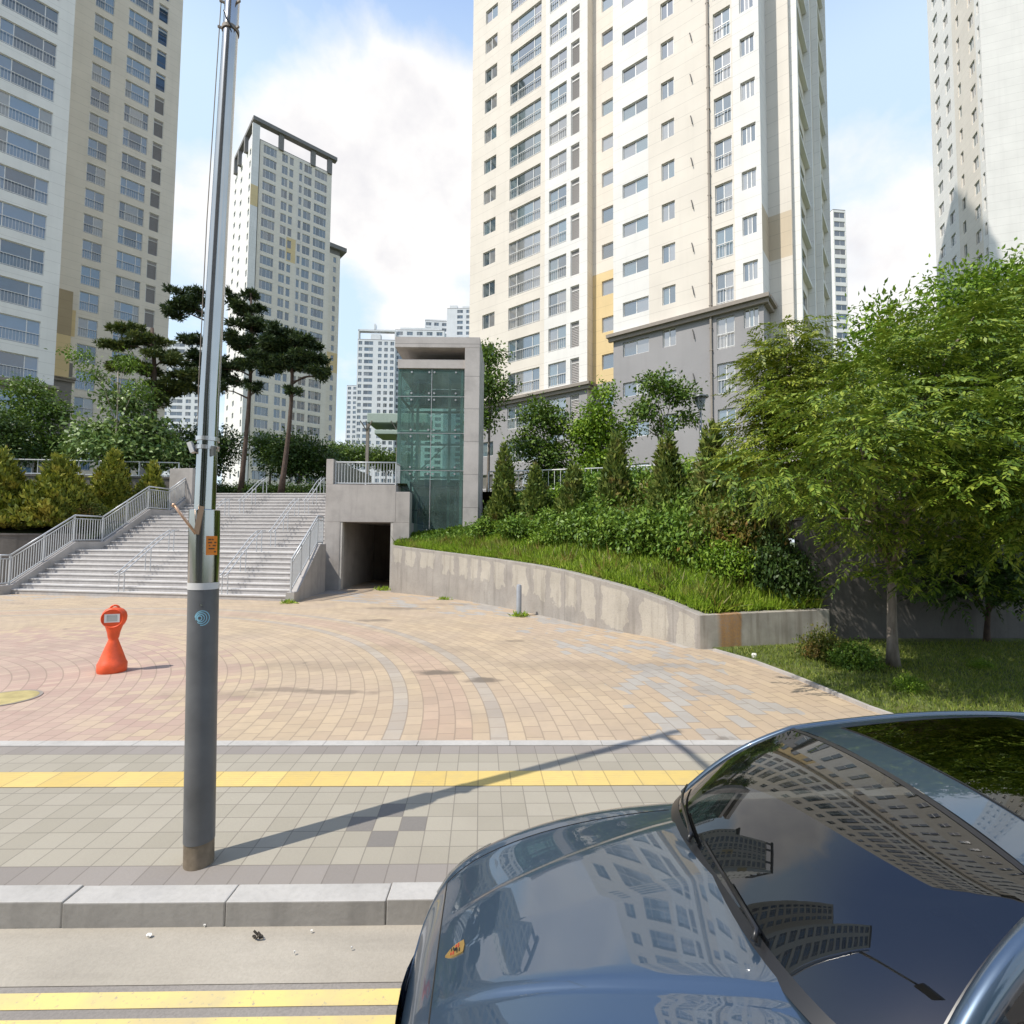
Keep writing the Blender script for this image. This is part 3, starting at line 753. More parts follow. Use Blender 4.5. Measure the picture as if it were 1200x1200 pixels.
def balustrade(name, path, h, label, cat, post_every=None, infill='bars', double=False, mat='rail_steel', gap=.11, group=None, post_w=.05):
    """path: list of points at the foot of the railing"""
    o0 = Vector(path[0]); root = thing(name, o0, label, cat, group)
    P = [Vector(p) - o0 for p in path]; up = Vector((0, 0, h))
    b = MB()
    for p, q in zip(P[:-1], P[1:]):
        b.tube([p + up, q + up], .032, 8)
        if double: b.tube([p + up - Vector((0, 0, .14)), q + up - Vector((0, 0, .14))], .022, 6)
    b.build('top_rail', mat, root, smooth=True)
    b = MB()
    for p, q in zip(P[:-1], P[1:]): b.bar(p + Vector((0, 0, .07)), q + Vector((0, 0, .07)), .04, .05)
    b.build('bottom_rail', mat, root)
    posts = [P[0]]
    for p, q in zip(P[:-1], P[1:]):
        n = max(1, round((q - p).length / (post_every or 99)))
        posts += [p.lerp(q, k / n) for k in range(1, n + 1)]
    pb = MB(); pb.box(-post_w / 2, post_w / 2, -post_w / 2, post_w / 2, -.02, h - .015)
    me = pb.mesh('post', [mat])
    for p in posts: put('post', me, root, p)
    b = MB(); ztop = h - (.14 if double else .0) - .02
    for p, q in zip(P[:-1], P[1:]):
        n = max(1, int((q - p).length / gap))
        for k in range(1, n):
            c = p.lerp(q, k / n); b.box(c.x - .011, c.x + .011, c.y - .011, c.y + .011, c.z + .08, c.z + ztop)
    if b.v: b.build('infill_bars', mat, root)
    return root
def onwall(P, side, thick, ts, extra=.34):
    out = []
    for t in ts:
        p = P(t); d = (P(t + .1) - P(t)).normalized(); n = Vector((-d.y, d.x, 0)) * side * thick / 2
        out.append((p.x + n.x, p.y + n.y, stair_z(t) + extra))
    return out
balustrade('stair_balustrade', onwall(SL, 1, .28, [-.35] + BREAKS), 1.12, 'long grey steel balustrade with upright bars stepping up beside bushes', 'balustrade', 1.25, double=True)
balustrade('stair_balustrade', onwall(SR, -1, .28, [-.28, F1, F1 + .7]), 1.12, 'short grey steel balustrade on the sloping wall next to the underpass', 'balustrade', 1.25, double=True)

def handrail(fr, t0, t1, label):
    def P(t):
        p = SL(t).lerp(SR(t), fr); return Vector((p.x, p.y, stair_z(t)))
    o0 = P(t0); root = thing('stair_handrail', o0, label, 'handrail', 'slim handrails down the middle of the steps')
    h = .86; b = MB()
    for dx in (-.10, .10):
        pts = [P(t0) - o0 + Vector((dx, -.22, h - .1)), P(t0) - o0 + Vector((dx, 0, h))] + [P(t0 + (t1 - t0) * k / 4) - o0 + Vector((dx, 0, h)) for k in range(1, 5)] + [P(t1) - o0 + Vector((dx, .3, h))]
        b.tube(pts, .021, 6)
    b.build('rail', 'rail_steel', root, smooth=True)
    pb = MB(); pb.tube([(-.10, 0, -.2), (-.10, 0, h)], .018, 6); pb.tube([(.10, 0, -.2), (.10, 0, h)], .018, 6); pb.bar((-.1, 0, h - .12), (.1, 0, h - .12), .02)
    me = pb.mesh('post', ['rail_steel'])
    for k in range(3): put('post', me, root, P(t0 + (t1 - t0) * k / 2) - o0)
plc = {0: 'lowest', 1: 'middle', 2: 'topmost'}
for fr, who in ((.405, 'by the grey lamp pole'), (.775, 'towards the underpass')):
    for k in range(3):
        handrail(fr, BREAKS[2 * k] + .1, BREAKS[2 * k + 1] + .15, '%s slim steel handrail of the steps, in the line %s' % (plc[k], who))

# planter and upper wall left of the steps
b = MB(); cw = catmull([(-18.95, 22.5, 2.3), (-20.3, 21.5, 2.3), (-22.5, 21.0, 2.3), (-26, 20.9, 2.25), (-34, 21.5, 2.2)], 5)
b.prism([(p.x, p.y) for p in cw] + [(p.x, p.y + .3) for p in reversed(cw)], -.05, 2.2)
b.prism([(p.x, p.y - .03) for p in cw] + [(p.x, p.y + .33) for p in reversed(cw)], 2.202, 2.29)
tag(b.build('planter_wall', 'concrete_shaded'), 'low shaded concrete planter wall with a pale coping left of the steps', 'wall')
b = MB(); b.grid([[(-40, 20.6, 2.1), (-30, 21.4, 2.1), (-24, 21.2, 2.1), (-18.75, 22.9, 2.1)], [(-40, 27.4, 3.6), (-30, 27.4, 3.6), (-24, 27.7, 3.6), (-18.0, 28., 3.6)]])
tag(b.build('planter_soil', 'soil'), kind='structure')
UW = [(-42, 26.7, 5.45), (-27, 27.6, 5.45), (-18.7, 28.4, 5.45)]
b = MB()
for p, q in zip(UW[:-1], UW[1:]):
    b.prism([(p[0], p[1]), (q[0], q[1]), (q[0], q[1] + .3), (p[0], p[1] + .3)], 2., 5.42)
    b.prism([(p[0], p[1] - .05), (q[0], q[1] - .05), (q[0], q[1] + .35), (p[0], p[1] + .35)], 5.422, 5.52)
tag(b.build('upper_wall', 'concrete_shaded'), 'shaded concrete terrace wall behind the bushes left of the steps', 'wall')
balustrade('terrace_railing', [(x, y + .15, 5.52) for x, y, z in UW], .82, 'pale steel railing along the shaded wall behind the bushes', 'railing', 2.0, gap=1.0)
b = MB(); b.prism([(-18.9, 28.1), (-17.45, 27.8), (-17.4, 28.1), (-18.85, 28.4)], 2, 5.95)
tag(b.build('stub_wall', 'concrete', bevel=.015), 'short plain grey wall closing the top of the stair balustrade', 'wall')
balustrade('terrace_railing', [(-1.2, 25.75, TZ), (1.2, 25.1, TZ), (4.9, 23.85, TZ), (10.5, 20.9, TZ)], 1.0, 'white railing along the terrace edge above the planted bank', 'railing', 2.0, gap=.3, mat='frame_white')

# ------------------------------------------------------------------ underpass portal
PY = 22.0
def XP(px, Y=PY): return xpx(px, 600, Y)
x0, xp, xo0, xo1, xr0, xr1 = XP(381), XP(389.5), XP(399), XP(460.5), XP(463.5), XP(480)
root = thing('underpass_portal', (x0, PY, 0), 'plain concrete block with the dark underpass opening at the foot of the steps', 'underpass')
b = MB(); zt = 4.52; zo = 2.9; D = 7.5
def pb(b, xa, xb, ya, yb, za, zb): b.box(xa - x0, xb - x0, ya - PY, yb - PY, za, zb)
pb(b, x0, xo0, PY, PY + D, -.05, zo); pb(b, xo1, xr1, PY + .003, PY + D, -.05, zo - .002)
pb(b, x0, xr0, PY - .001, PY + 6., zo + .001, zt); pb(b, xr0 + .001, xr1, PY + .004, PY + .5, zo, 4.22)
b.build('wall', 'concrete', root, bevel=.012)
b = MB(); pb(b, x0 - .002, xp, PY - .003, PY + 6, zt + .001, 5.62); b.build('parapet', 'concrete', root, bevel=.012)
b = MB(); pb(b, xo0 + .001, xo1 - .001, PY + 5.4, PY + 5.7, 0, zo); b.build('back_wall', 'concrete_shaded', root)
for xa in (xo0, xo1 - .09):
    b = MB(); pb(b, xa, xa + .09, PY + .02, PY + .3, .001, zo - .004); b.build('jamb', 'concrete_pale', root)
balustrade('portal_railing', [(xp + .06, PY + .12, zt), (xr0 - .05, PY + .12, zt), (xr0 - .05, PY + 3.2, zt)], .98, 'grey steel railing on top of the underpass block beside the glass lift', 'railing', 1.35, gap=.13)

# ------------------------------------------------------------------ glass lift tower
EY = 22.95
ex0, ex1, ex2 = xpx(465, 520, EY), xpx(541.5, 520, EY), xpx(561.5, 520, EY)
root = thing('lift_tower', (ex0, EY, 2.1), 'glass lift tower with green panes under a concrete roof slab and side wall', 'lift tower')
zb = 2.1; ED = 3.3
def eb(b, xa, xb, ya, yb, za, zz): b.box(xa - ex0, xb - ex0, ya - EY, yb - EY, za - zb, zz - zb)
zgb, zg1, zg2, zg3, zgt = 2.45, 5.28, 6.98, 8.66, 9.93
b = MB(); eb(b, ex1 + .10, ex2, EY - .25, EY + ED, 2.0, 10.84); b.build('side_wall', 'concrete_clad', root, bevel=.01)
b = MB(); eb(b, ex0 - .12, ex2 + .002, EY - .252, EY + ED + .1, 10.842, 11.33)
eb(b, ex0 - .12, ex0 + .12, EY + ED - .5, EY + ED, 10.4, 10.841)
b.build('roof_slab', 'concrete_clad', root, bevel=.01)
b = MB(); eb(b, ex0 - .02, ex1 + .09, EY - .06, EY + ED - .1, zgt + .02, 10.36); b.build('lintel', 'concrete_clad', root, bevel=.008)
b = MB()
for xa, ya in ((ex0 + .02, EY + .06), (ex1 - .10, EY + .06), (ex0 + .02, EY + ED - .25), (ex1 - .10, EY + ED - .25)):
    eb(b, xa, xa + .11, ya, ya + .11, 2.1, zgt)
for zz in (zgb - .1, zg1, zg2, zg3, zgt - .14):
    eb(b, ex0 + .03, ex1 - .02, EY + .10, EY + .17, zz, zz + .11); eb(b, ex0 + .03, ex0 + .10, EY + .17, EY + ED - .2, zz, zz + .11); eb(b, ex0 + .03, ex1 - .02, EY + ED - .22, EY + ED - .15, zz, zz + .11)
    eb(b, ex1 - .09, ex1 - .02, EY + .17, EY + ED - .2, zz, zz + .11)
xm = (ex0 + ex1) / 2 + .06
b.build('steel_frame', 'elevator_metal', root)
b = MB()
for k in range(2): eb(b, ex0 + .55 + 1.55 * k, ex0 + .67 + 1.55 * k, EY + 1.6, EY + 1.72, 2.1, zgt)
b.bar((.6, 1.5, 3.2), (2.2, 1.5, 4.8), .05); b.bar((.4, 1.5, 6.4), (1.2, 1.5, 7.7), .06)
b.build('guide_rail', 'elevator_metal', root)
b = MB()
eb(b, ex0 + .45, ex1 - .35, EY + .9, EY + 2.6, 2.46, 2.6); eb(b, ex0 + .45, ex1 - .35, EY + .9, EY + 2.6, 4.7, 4.85)
eb(b, ex0 + .45, ex1 - .35, EY + 2.5, EY + 2.6, 2.6, 4.7)
for xa in (ex0 + .45, xm - .05, ex1 - .43): eb(b, xa, xa + .08, EY + .9, EY + .98, 2.6, 4.7)
eb(b, ex0 + .5, ex1 - .4, EY + .92, EY + .96, 3.5, 3.56)
b.build('lift_car', 'elevator_dark', root)
b = MB(); eb(b, ex0 + .15, ex1 - .15, EY + 2.0, EY + 2.5, 8.75, 9.5); eb(b, ex0 + .3, ex0 + 1.2, EY + 1.7, EY + 2.2, 9.4, 9.8); b.build('winding_gear', 'elevator_dark', root)
b = MB(); eb(b, ex0 + .2, ex1 - .1, EY + ED - .35, EY + ED - .28, 2.1, 5.2); b.build('lobby_wall', 'elevator_dark', root)
lv = [zgb, zg1, zg2, zg3, zgt]; g = .012
for i in range(4):
    for xa, xb in ((ex0, xm - g), (xm + g, ex1 + .09)):
        b = MB(); b.quad((xa - ex0, 0, lv[i] + g - zb), (xb - ex0, 0, lv[i] + g - zb), (xb - ex0, 0, lv[i + 1] - g - zb), (xa - ex0, 0, lv[i + 1] - g - zb)); b.build('glass_panel', 'glass_green', root)
    b = MB(); b.quad((0, ED - .1, lv[i] + g - zb), (0, .012, lv[i] + g - zb), (0, .012, lv[i + 1] - g - zb), (0, ED - .1, lv[i + 1] - g - zb)); b.build('glass_panel', 'glass_green', root)
    b = MB(); b.quad((ex1 - ex0, ED - .08, lv[i] + g - zb), (0, ED - .08, lv[i] + g - zb), (0, ED - .08, lv[i + 1] - g - zb), (ex1 - ex0, ED - .08, lv[i + 1] - g - zb)); b.build('glass_panel', 'glass_green', root)
b = MB()
for zz in lv[1:4]: eb(b, ex0, ex1 + .09, EY - .012, EY + .006, zz - .014, zz + .014)
eb(b, xm - .014, xm + .014, EY - .013, EY + .005, zgb, zgt); b.build('glass_joint', 'steel_brushed', root)
fb_ = MB(); fb_.lathe([(.0, 0), (.045, 0), (.045, .03), (0, .03)], 10, cap=False); fb_.v = [(x, z, y) for x, y, z in fb_.v]; FIT = fb_.mesh('glass_fitting', ['steel_brushed'])
for zz in lv:
    for dz in (-.15, .15):
        if not (zgb < zz + dz < zgt): continue
        for xx in (ex0 + .62, xm - .12, xm + .12, ex1 - .32):
            put('glass_fitting', FIT, root, (xx - ex0, -.032, zz + dz - zb))

# small canopy with pale green roofs beyond the lift
gx, gy = xpx(450, 500, 44), 44
root = thing('pavilion', (gx, gy, TZ), 'small pale green two tier roofed pavilion half hidden behind the glass lift', 'pavilion')
b = MB()
for (zz, hw, th) in ((zpx(450, 499, 44), 1.65, 1.1), (zpx(450, 512, 44), 1.0, .5)):
    b.box(-hw + (.5 if hw < 2 else 0), 4, -1.2, 1.6, zz - TZ, zz - TZ + th * .75)
b.build('roof', 'green_roof', root, bevel=.05)
b = MB()
for xx in (-1.2, 1.4, 3.2):
    b.box(xx - .12, xx + .12, -.8, -.56, 0, zpx(450, 499, 44) - TZ)
    for s in (-.5, 0, .5): b.bar((xx, -.9, zpx(450, 512, 44) - TZ + .3), (xx + s, -1.28, zpx(450, 499, 44) - TZ + .15), .07)
b.build('post', 'trim_brown', root)

# ------------------------------------------------------------------ street pole
pb_ = on_z(233, 1011, 0); px_, py_ = pb_.x, pb_.y
root = thing('lamp_pole', (px_, py_, 0), 'tall steel lamp pole with a grey lower sleeve, blue swirl and orange sticker', 'lamp pole')
def zp(y): return zpx(233, y, py_)
b = MB(); b.lathe([(.104, 0), (.104, .158), (.1065, .16)], 32); o = b.build('base_band', 'rusty_base', root); smooth_by_angle(o)
b = MB(); b.lathe([(.108, .158), (.108, zp(690))], 40); o = b.build('sleeve', 'sleeve_grey', root); smooth_by_angle(o)
b = MB(); b.lathe([(.111, zp(690) + .001), (.111, zp(682))], 40); o = b.build('white_band', 'band_white', root); smooth_by_angle(o)
b = MB(); b.lathe([(.109, zp(682) + .001), (.109, zp(598)), (.106, zp(597.5)), (.076, zp(597.2))], 48); o = b.build('steel_sleeve', 'steel_pole', root); smooth_by_angle(o)
PH = 6.7
b = MB(); b.lathe([(.076, zp(597)), (.072, 3.2), (.064, 4.6), (.055, PH - .05), (.045, PH)], 40); o = b.build('shaft', 'steel_pole', root); smooth_by_angle(o)
for zz, rr in ((zp(515), .078), (zp(525), .078), (zp(36), .060)):
    b = MB(); b.lathe([(rr, zz - .014), (rr + .006, zz - .014), (rr + .006, zz + .014), (rr, zz + .014)], 32, cap=False); b.build('clamp_ring', 'steel_brushed' if zz < 4 else 'trim_brown', root)
for zz, r0_ in ((zp(526), .085), (zp(36), .058), (zp(6), .056)):
    for s in (-1, 1): b = MB(); b.bar((s * r0_ * .8, -.02, zz), (s * (r0_ + .03), -.035, zz + .004), .014); b.build('clamp_bolt', 'trim_brown', root)
b = MB(); b.bar((-.075, -.055, zp(526) - .035), (-.105, -.06, zp(526) + .035), .05, .03); b.build('clamp_box', 'frame_white', root)
b = MB(); b.bar((.078, -.05, zp(535)), (.085, -.06, zp(524)), .03, .02); b.build('clamp_box', 'lamp_metal', root)
b = MB(); b.tube([(-.02, -.075, zp(36) + .09), (.01, -.082, zp(36) + .02), (.05, -.06, zp(36) - .03)], .006, 6); b.build('cable_tie', 'black_trim', root)
b = MB(); b.tube([(-.066, -.03, zp(500)), (-.075, -.03, 3.3), (-.085, -.03, 4.5), (-.075, -.03, PH - .4)], .004, 5); b.build('cable', 'trim_brown', root)
# short rod bracket
cd = Vector((-px_, -py_, 0)).normalized(); sdv = Vector((-cd.y, cd.x, 0)); sdv = sdv if sdv.x > 0 else -sdv
def onp(s, out, z): v = sdv * s + cd * out; return (v.x, v.y, z)
b = MB(); b.tube([onp(-.20, .12, zp(594)), onp(-.055, .115, zp(626))], .010, 8); b.tube([onp(-.21, .12, zp(593)), onp(-.197, .12, zp(595))], .014, 8); b.build('flag_holder_rod', 'copper_rod', root, smooth=True)
b = MB(); b.bar(onp(-.055, .113, zp(626)), onp(-.02, .117, zp(594)), .036, .010, up=tuple(cd)); b.build('flag_holder_plate', 'copper_rod', root)
def cyl_patch(b, a0, a1, z0, z1, r, m=0, n=8):
    base = math.atan2(cd.y, cd.x)
    for k in range(n):
        t0, t1 = base + a0 + (a1 - a0) * k / n, base + a0 + (a1 - a0) * (k + 1) / n
        b.quad((r * math.cos(t0), r * math.sin(t0), z0), (r * math.cos(t1), r * math.sin(t1), z0), (r * math.cos(t1), r * math.sin(t1), z1), (r * math.cos(t0), r * math.sin(t0), z1), m)
b = MB(); cyl_patch(b, .12, .95, zp(650), zp(628), .1105); o = b.build('sticker', 'sticker_orange', root)
b = MB(); hz = (zp(628) - zp(650))
for k, (a0, a1) in enumerate(((.25, .45), (.5, .62), (.66, .85), (.25, .5), (.55, .8), (.3, .38), (.42, .7), (.28, .6), (.65, .82))):
    zz = zp(650) + hz * (.78 - .16 * (k // 2)); cyl_patch(b, a0, a1, zz, zz + hz * .07, .1112, 0, 4)
b.build('sticker_lettering', 'sticker_ink', o)
# three swirl rings
b = MB(); zc_ = zp(722)
base = math.atan2(cd.y, cd.x) - .10
for rr, off, sp in ((.052, .006, (-.2, 1.35)), (.040, 0., (-.35, 1.5)), (.028, -.004, (-.5, 1.6)), (.018, -.010, (-.7, 1.7))):
    n = 26
    for k in range(n):
        q = []
        for kk, r2 in ((k, rr), (k + 1, rr), (k + 1, rr - .0065), (k, rr - .0065)):
            t = math.pi * (sp[0] + (sp[1] - sp[0]) * kk / n) - 1.2
            a = base + (r2 * math.cos(t) + off) / .108; q.append((.1095 * math.cos(a), .1095 * math.sin(a), zc_ + r2 * math.sin(t)))
        b.quad(*q)
b.build('swirl_mark', 'swirl_blue', root)
b = MB(); b.tube([onp(-.012, .104, zp(707)), onp(-.012, .116, zp(707))], .009, 10); b.build('bolt', 'steel', root)
PH = 6.7
# the pole is not quite straight: the sleeve leans a little and the shaft bends back
BX = [0, zp(597), 3.2, 4.6, PH + .3]; BY = [0, -.057, -.056, -.035, .008]
def fit_pole(o, s=.885):
    for ch in o.children:
        if ch.type != 'MESH': continue
        for v in ch.data.vertices:
            v.co.x = v.co.x * s + float(np.interp(v.co.z, BX, BY)); v.co.y *= s
        fit_pole(ch, s)
fit_pole(root)
# arm and lamp over the road (its shadow falls across the pavement)
b = MB(); b.tube([(0, 0, PH - .35), (.04, -.5, PH - .2), (.1, -1.2, PH - .12), (.16, -1.9, PH - .1)], [.045, .042, .038, .034], 12); b.build('arm', 'steel_pole', root, smooth=True)
b = MB(); b.box(.06, .30, -2.45, -1.85, PH - .16, PH - .04); b.build('lamp_head', 'lamp_metal', root, bevel=.03)

# ------------------------------------------------------------------ orange plastic marker
cp = on_z(131, 787, 0)
root = thing('safety_marker', (cp.x, cp.y, 0), 'orange plastic hourglass shaped safety marker with a small white notice', 'safety marker', rotz=R(24))
rings = [(0, .195, .195), (.03, .205, .205), (.14, .205, .205), (.15, .195, .195), (.165, .192, .192), (.172, .186, .186), (.34, .13, .13), (.50, .074, .072), (.53, .066, .064), (.56, .078, .07), (.64, .09, .08), (.74, .12, .095), (.78, .15, .105), (.84, .172, .112), (.90, .176, .114), (.96, .162, .108), (1.01, .125, .09), (1.035, .08, .06), (1.045, .0, .0)]
b = MB(); rows = []
for z, rx, ry in rings:
    rows.append([(rx * math.cos(2 * math.pi * k / 32), ry * math.sin(2 * math.pi * k / 32), z) for k in range(32)])
b.grid(rows, close=True); o = b.build('body', 'plastic_orange', root); smooth_by_angle(o, 50)
b = MB(); b.lathe([(.0, 0), (.148, 0), (.156, -.02), (.145, -.035), (.135, -.02), (0, -.02)], 36, cap=False)
b.v = [(x, z - .100, .88 + y) for x, y, z in b.v]; o = b.build('sign_plate', 'plastic_orange', root); smooth_by_angle(o, 40)
b = MB()
for a, c_ in (((-.105, .815), (.10, .95)),): b.box(a[0], c_[0], -.126, -.119, a[1], c_[1])
lab = b.build('notice', 'label_white', root)
b = MB(); b.box(-.072, .068, -.1275, -.1262, .832, .932); b.build('notice_panel', 'label_grey', lab)
b = MB(); b.tube([(.06 * math.cos(t), 0, 1.02 + .055 * math.sin(t)) for t in [math.pi * k / 10 for k in range(11)]], .016, 8); b.build('handle', 'plastic_orange', root, smooth=True)

# bollard, manhole, terrace lamp
bp = on_z(608, 722, 0)
root = thing('bollard', (bp.x, bp.y, 0), 'plain round grey bollard with weeds at its foot beside the curved wall', 'bollard')
b = MB(); b.lathe([(.075, 0), (.075, .86), (.06, .90), (.02, .915)], 24); o = b.build('post', 'bollard_grey', root); smooth_by_angle(o)
mp = on_z(4, 819, 0)
root = thing('manhole_cover', (mp.x, mp.y, .004), 'round yellow painted manhole cover in the pink plaza paving', 'manhole cover')
b = MB(); b.lathe([(.36, 0), (.36, .006), (.31, .008), (.0, .008)], 40, cap=False); b.build('lid', 'manhole_paint', root)
b = MB(); b.lathe([(.362, 0), (.40, 0), (.40, .005), (.362, .005)], 40, cap=False); b.build('ring', 'trim_brown', root)
lx, ly = xpx(821, 500, 26), 26
ztop = zpx(821, 459, ly)
root = thing('terrace_lamp', (lx, ly, TZ), 'slim garden lamp with an inverted cone head in front of the grey facade', 'street lamp')
b = MB(); b.lathe([(.07, 0), (.06, ztop - TZ - .9)], 12); b.build('post', 'lamp_metal', root, smooth=True)
h = ztop - TZ
b = MB(); b.lathe([(.06, h - .95), (.12, h - .9), (.30, h - .38), (.28, h - .36), (.1, h - .8)], 20, cap=False); b.build('lamp_bowl', 'lens_clear', root, smooth=True)
b = MB()
for k in range(6):
    t = k * math.pi / 3; b.tube([(.08 * math.cos(t), .08 * math.sin(t), h - .93), (.33 * math.cos(t), .33 * math.sin(t), h - .3)], .014, 5)
b.build('lamp_rib', 'lamp_metal', root)
b = MB(); b.lathe([(.40, h - .32), (.42, h - .28), (.25, h - .18), (.0, h - .15)], 24, cap=False); b.lathe([(.40, h - .32), (.0, h - .3)], 24, cap=False); b.build('lamp_cap', 'lamp_metal', root, smooth=True)

# litter along the gutter
for kx, ky, mm, s in ((175, 1097, 'litter_white', .020), (240, 1085, 'litter_white', .010), (412, 1112, 'litter_white', .008), (345, 1117, 'litter_white', .008), (365, 1092, 'litter_white', .009)):
    p = on_z(kx, ky, -.13); q = MB(); q.poly([(s * random.uniform(.4, 1) * math.cos(t), s * .6 * math.sin(t), .006 * math.sin(3 * t) + .008) for t in [k * math.pi / 4 for k in range(8)]]); q.box(-s * .3, s * .3, -s * .3, s * .3, -.004, .006)
    o = q.build('litter_scrap', mm, loc=p); tag(o, 'small pale scrap of litter lying in the gutter', 'litter', 'scraps of litter in the gutter')
p = on_z(302, 1099, -.132); q = MB()
for k in range(7):
    a = k * .9; q.tube([(0.02 * math.cos(a), .014 * math.sin(a), .006), (.034 * math.cos(a + .9), .018 * math.sin(a + .5), .010 + .01 * (k % 3))], .006, 6)
tag(q.build('litter_scrap', 'litter_dark', loc=p), 'small dark twisted scrap lying in the gutter', 'litter')
p = on_z(884, 770, .03); q = MB(); q.lathe([(.0, 0), (.05, .0), (.05, .05), (.035, .07), (0, .07)], 10, cap=False)
tag(q.build('litter_cup', 'litter_white', loc=p), 'small crumpled white cup on the sunny lawn near the low wall', 'litter')
# ================================================================== APARTMENT TOWERS
REC = .20
def win_geo(kind, w, h):
    """local: x along wall, y inward from wall plane, z up; returns (frame, pane, rail) builders"""
    fr, pn, rl = MB(), MB(), MB()
    t = .06; y0, y1 = REC - .09, REC - .02
    def fb(xa, xb, za, zb, d=0): fr.box(xa, xb, y0 + d, y1, za, zb)
    if kind == 'louvre':
        fb(0, w, 0, t); fb(0, w, h - t, h); fb(0, t, t, h - t); fb(w - t, w, t, h - t); fb(t, w - t, h * .80, h * .80 + t)
        n = int(h * .78 / .14)
        for k in range(n):
            z = t + .02 + k * (h * .80 - t) / n; pn.quad((t, y0 + .02, z), (w - t, y0 + .02, z), (w - t, y1 - .01, z + .11), (t, y1 - .01, z + .11))
        pn.quad((t, y1, t), (w - t, y1, t), (w - t, y1, h * .8), (t, y1, h * .8)); pn.quad((t, y1 - .01, h * .8 + t), (w - t, y1 - .01, h * .8 + t), (w - t, y1 - .01, h - t), (t, y1 - .01, h - t))
        return fr, pn, rl
    div = {'small': [.5], 'single': [], 'two': [.52], 'triple': [.24, .76], 'four': [.2, .5, .8], 'balc2': [.5], 'slider': [.36, .64]}[kind]
    fb(0, w, 0, t); fb(0, w, h - t, h); fb(0, t, t, h - t); fb(w - t, w, t, h - t)
    xs = [t] + [d * w for d in div] + [w - t]
    for d in div: fb(d * w - t / 2, d * w + t / 2, t, h - t, .005)
    for i in range(len(xs) - 1):
        a = xs[i] + (t / 2 if i else 0); c = xs[i + 1] - (t / 2 if i < len(xs) - 2 else 0); yy = y1 - .02 - .02 * (i % 2)
        pn.quad((a, yy, t), (c, yy, t), (c, yy, h - t), (a, yy, h - t))
    if kind in ('triple', 'balc2', 'four'):
        hh = h * .46
        rl.box(.02, w - .02, .0, .05, hh, hh + .05); rl.box(.02, w - .02, .0, .05, .06, .10)
        n = max(3, int(w / .20))
        for k in range(n + 1):
            x = .03 + (w - .06) * k / n; rl.box(x - .008, x + .008, .015, .035, .10, hh)
    return fr, pn, rl
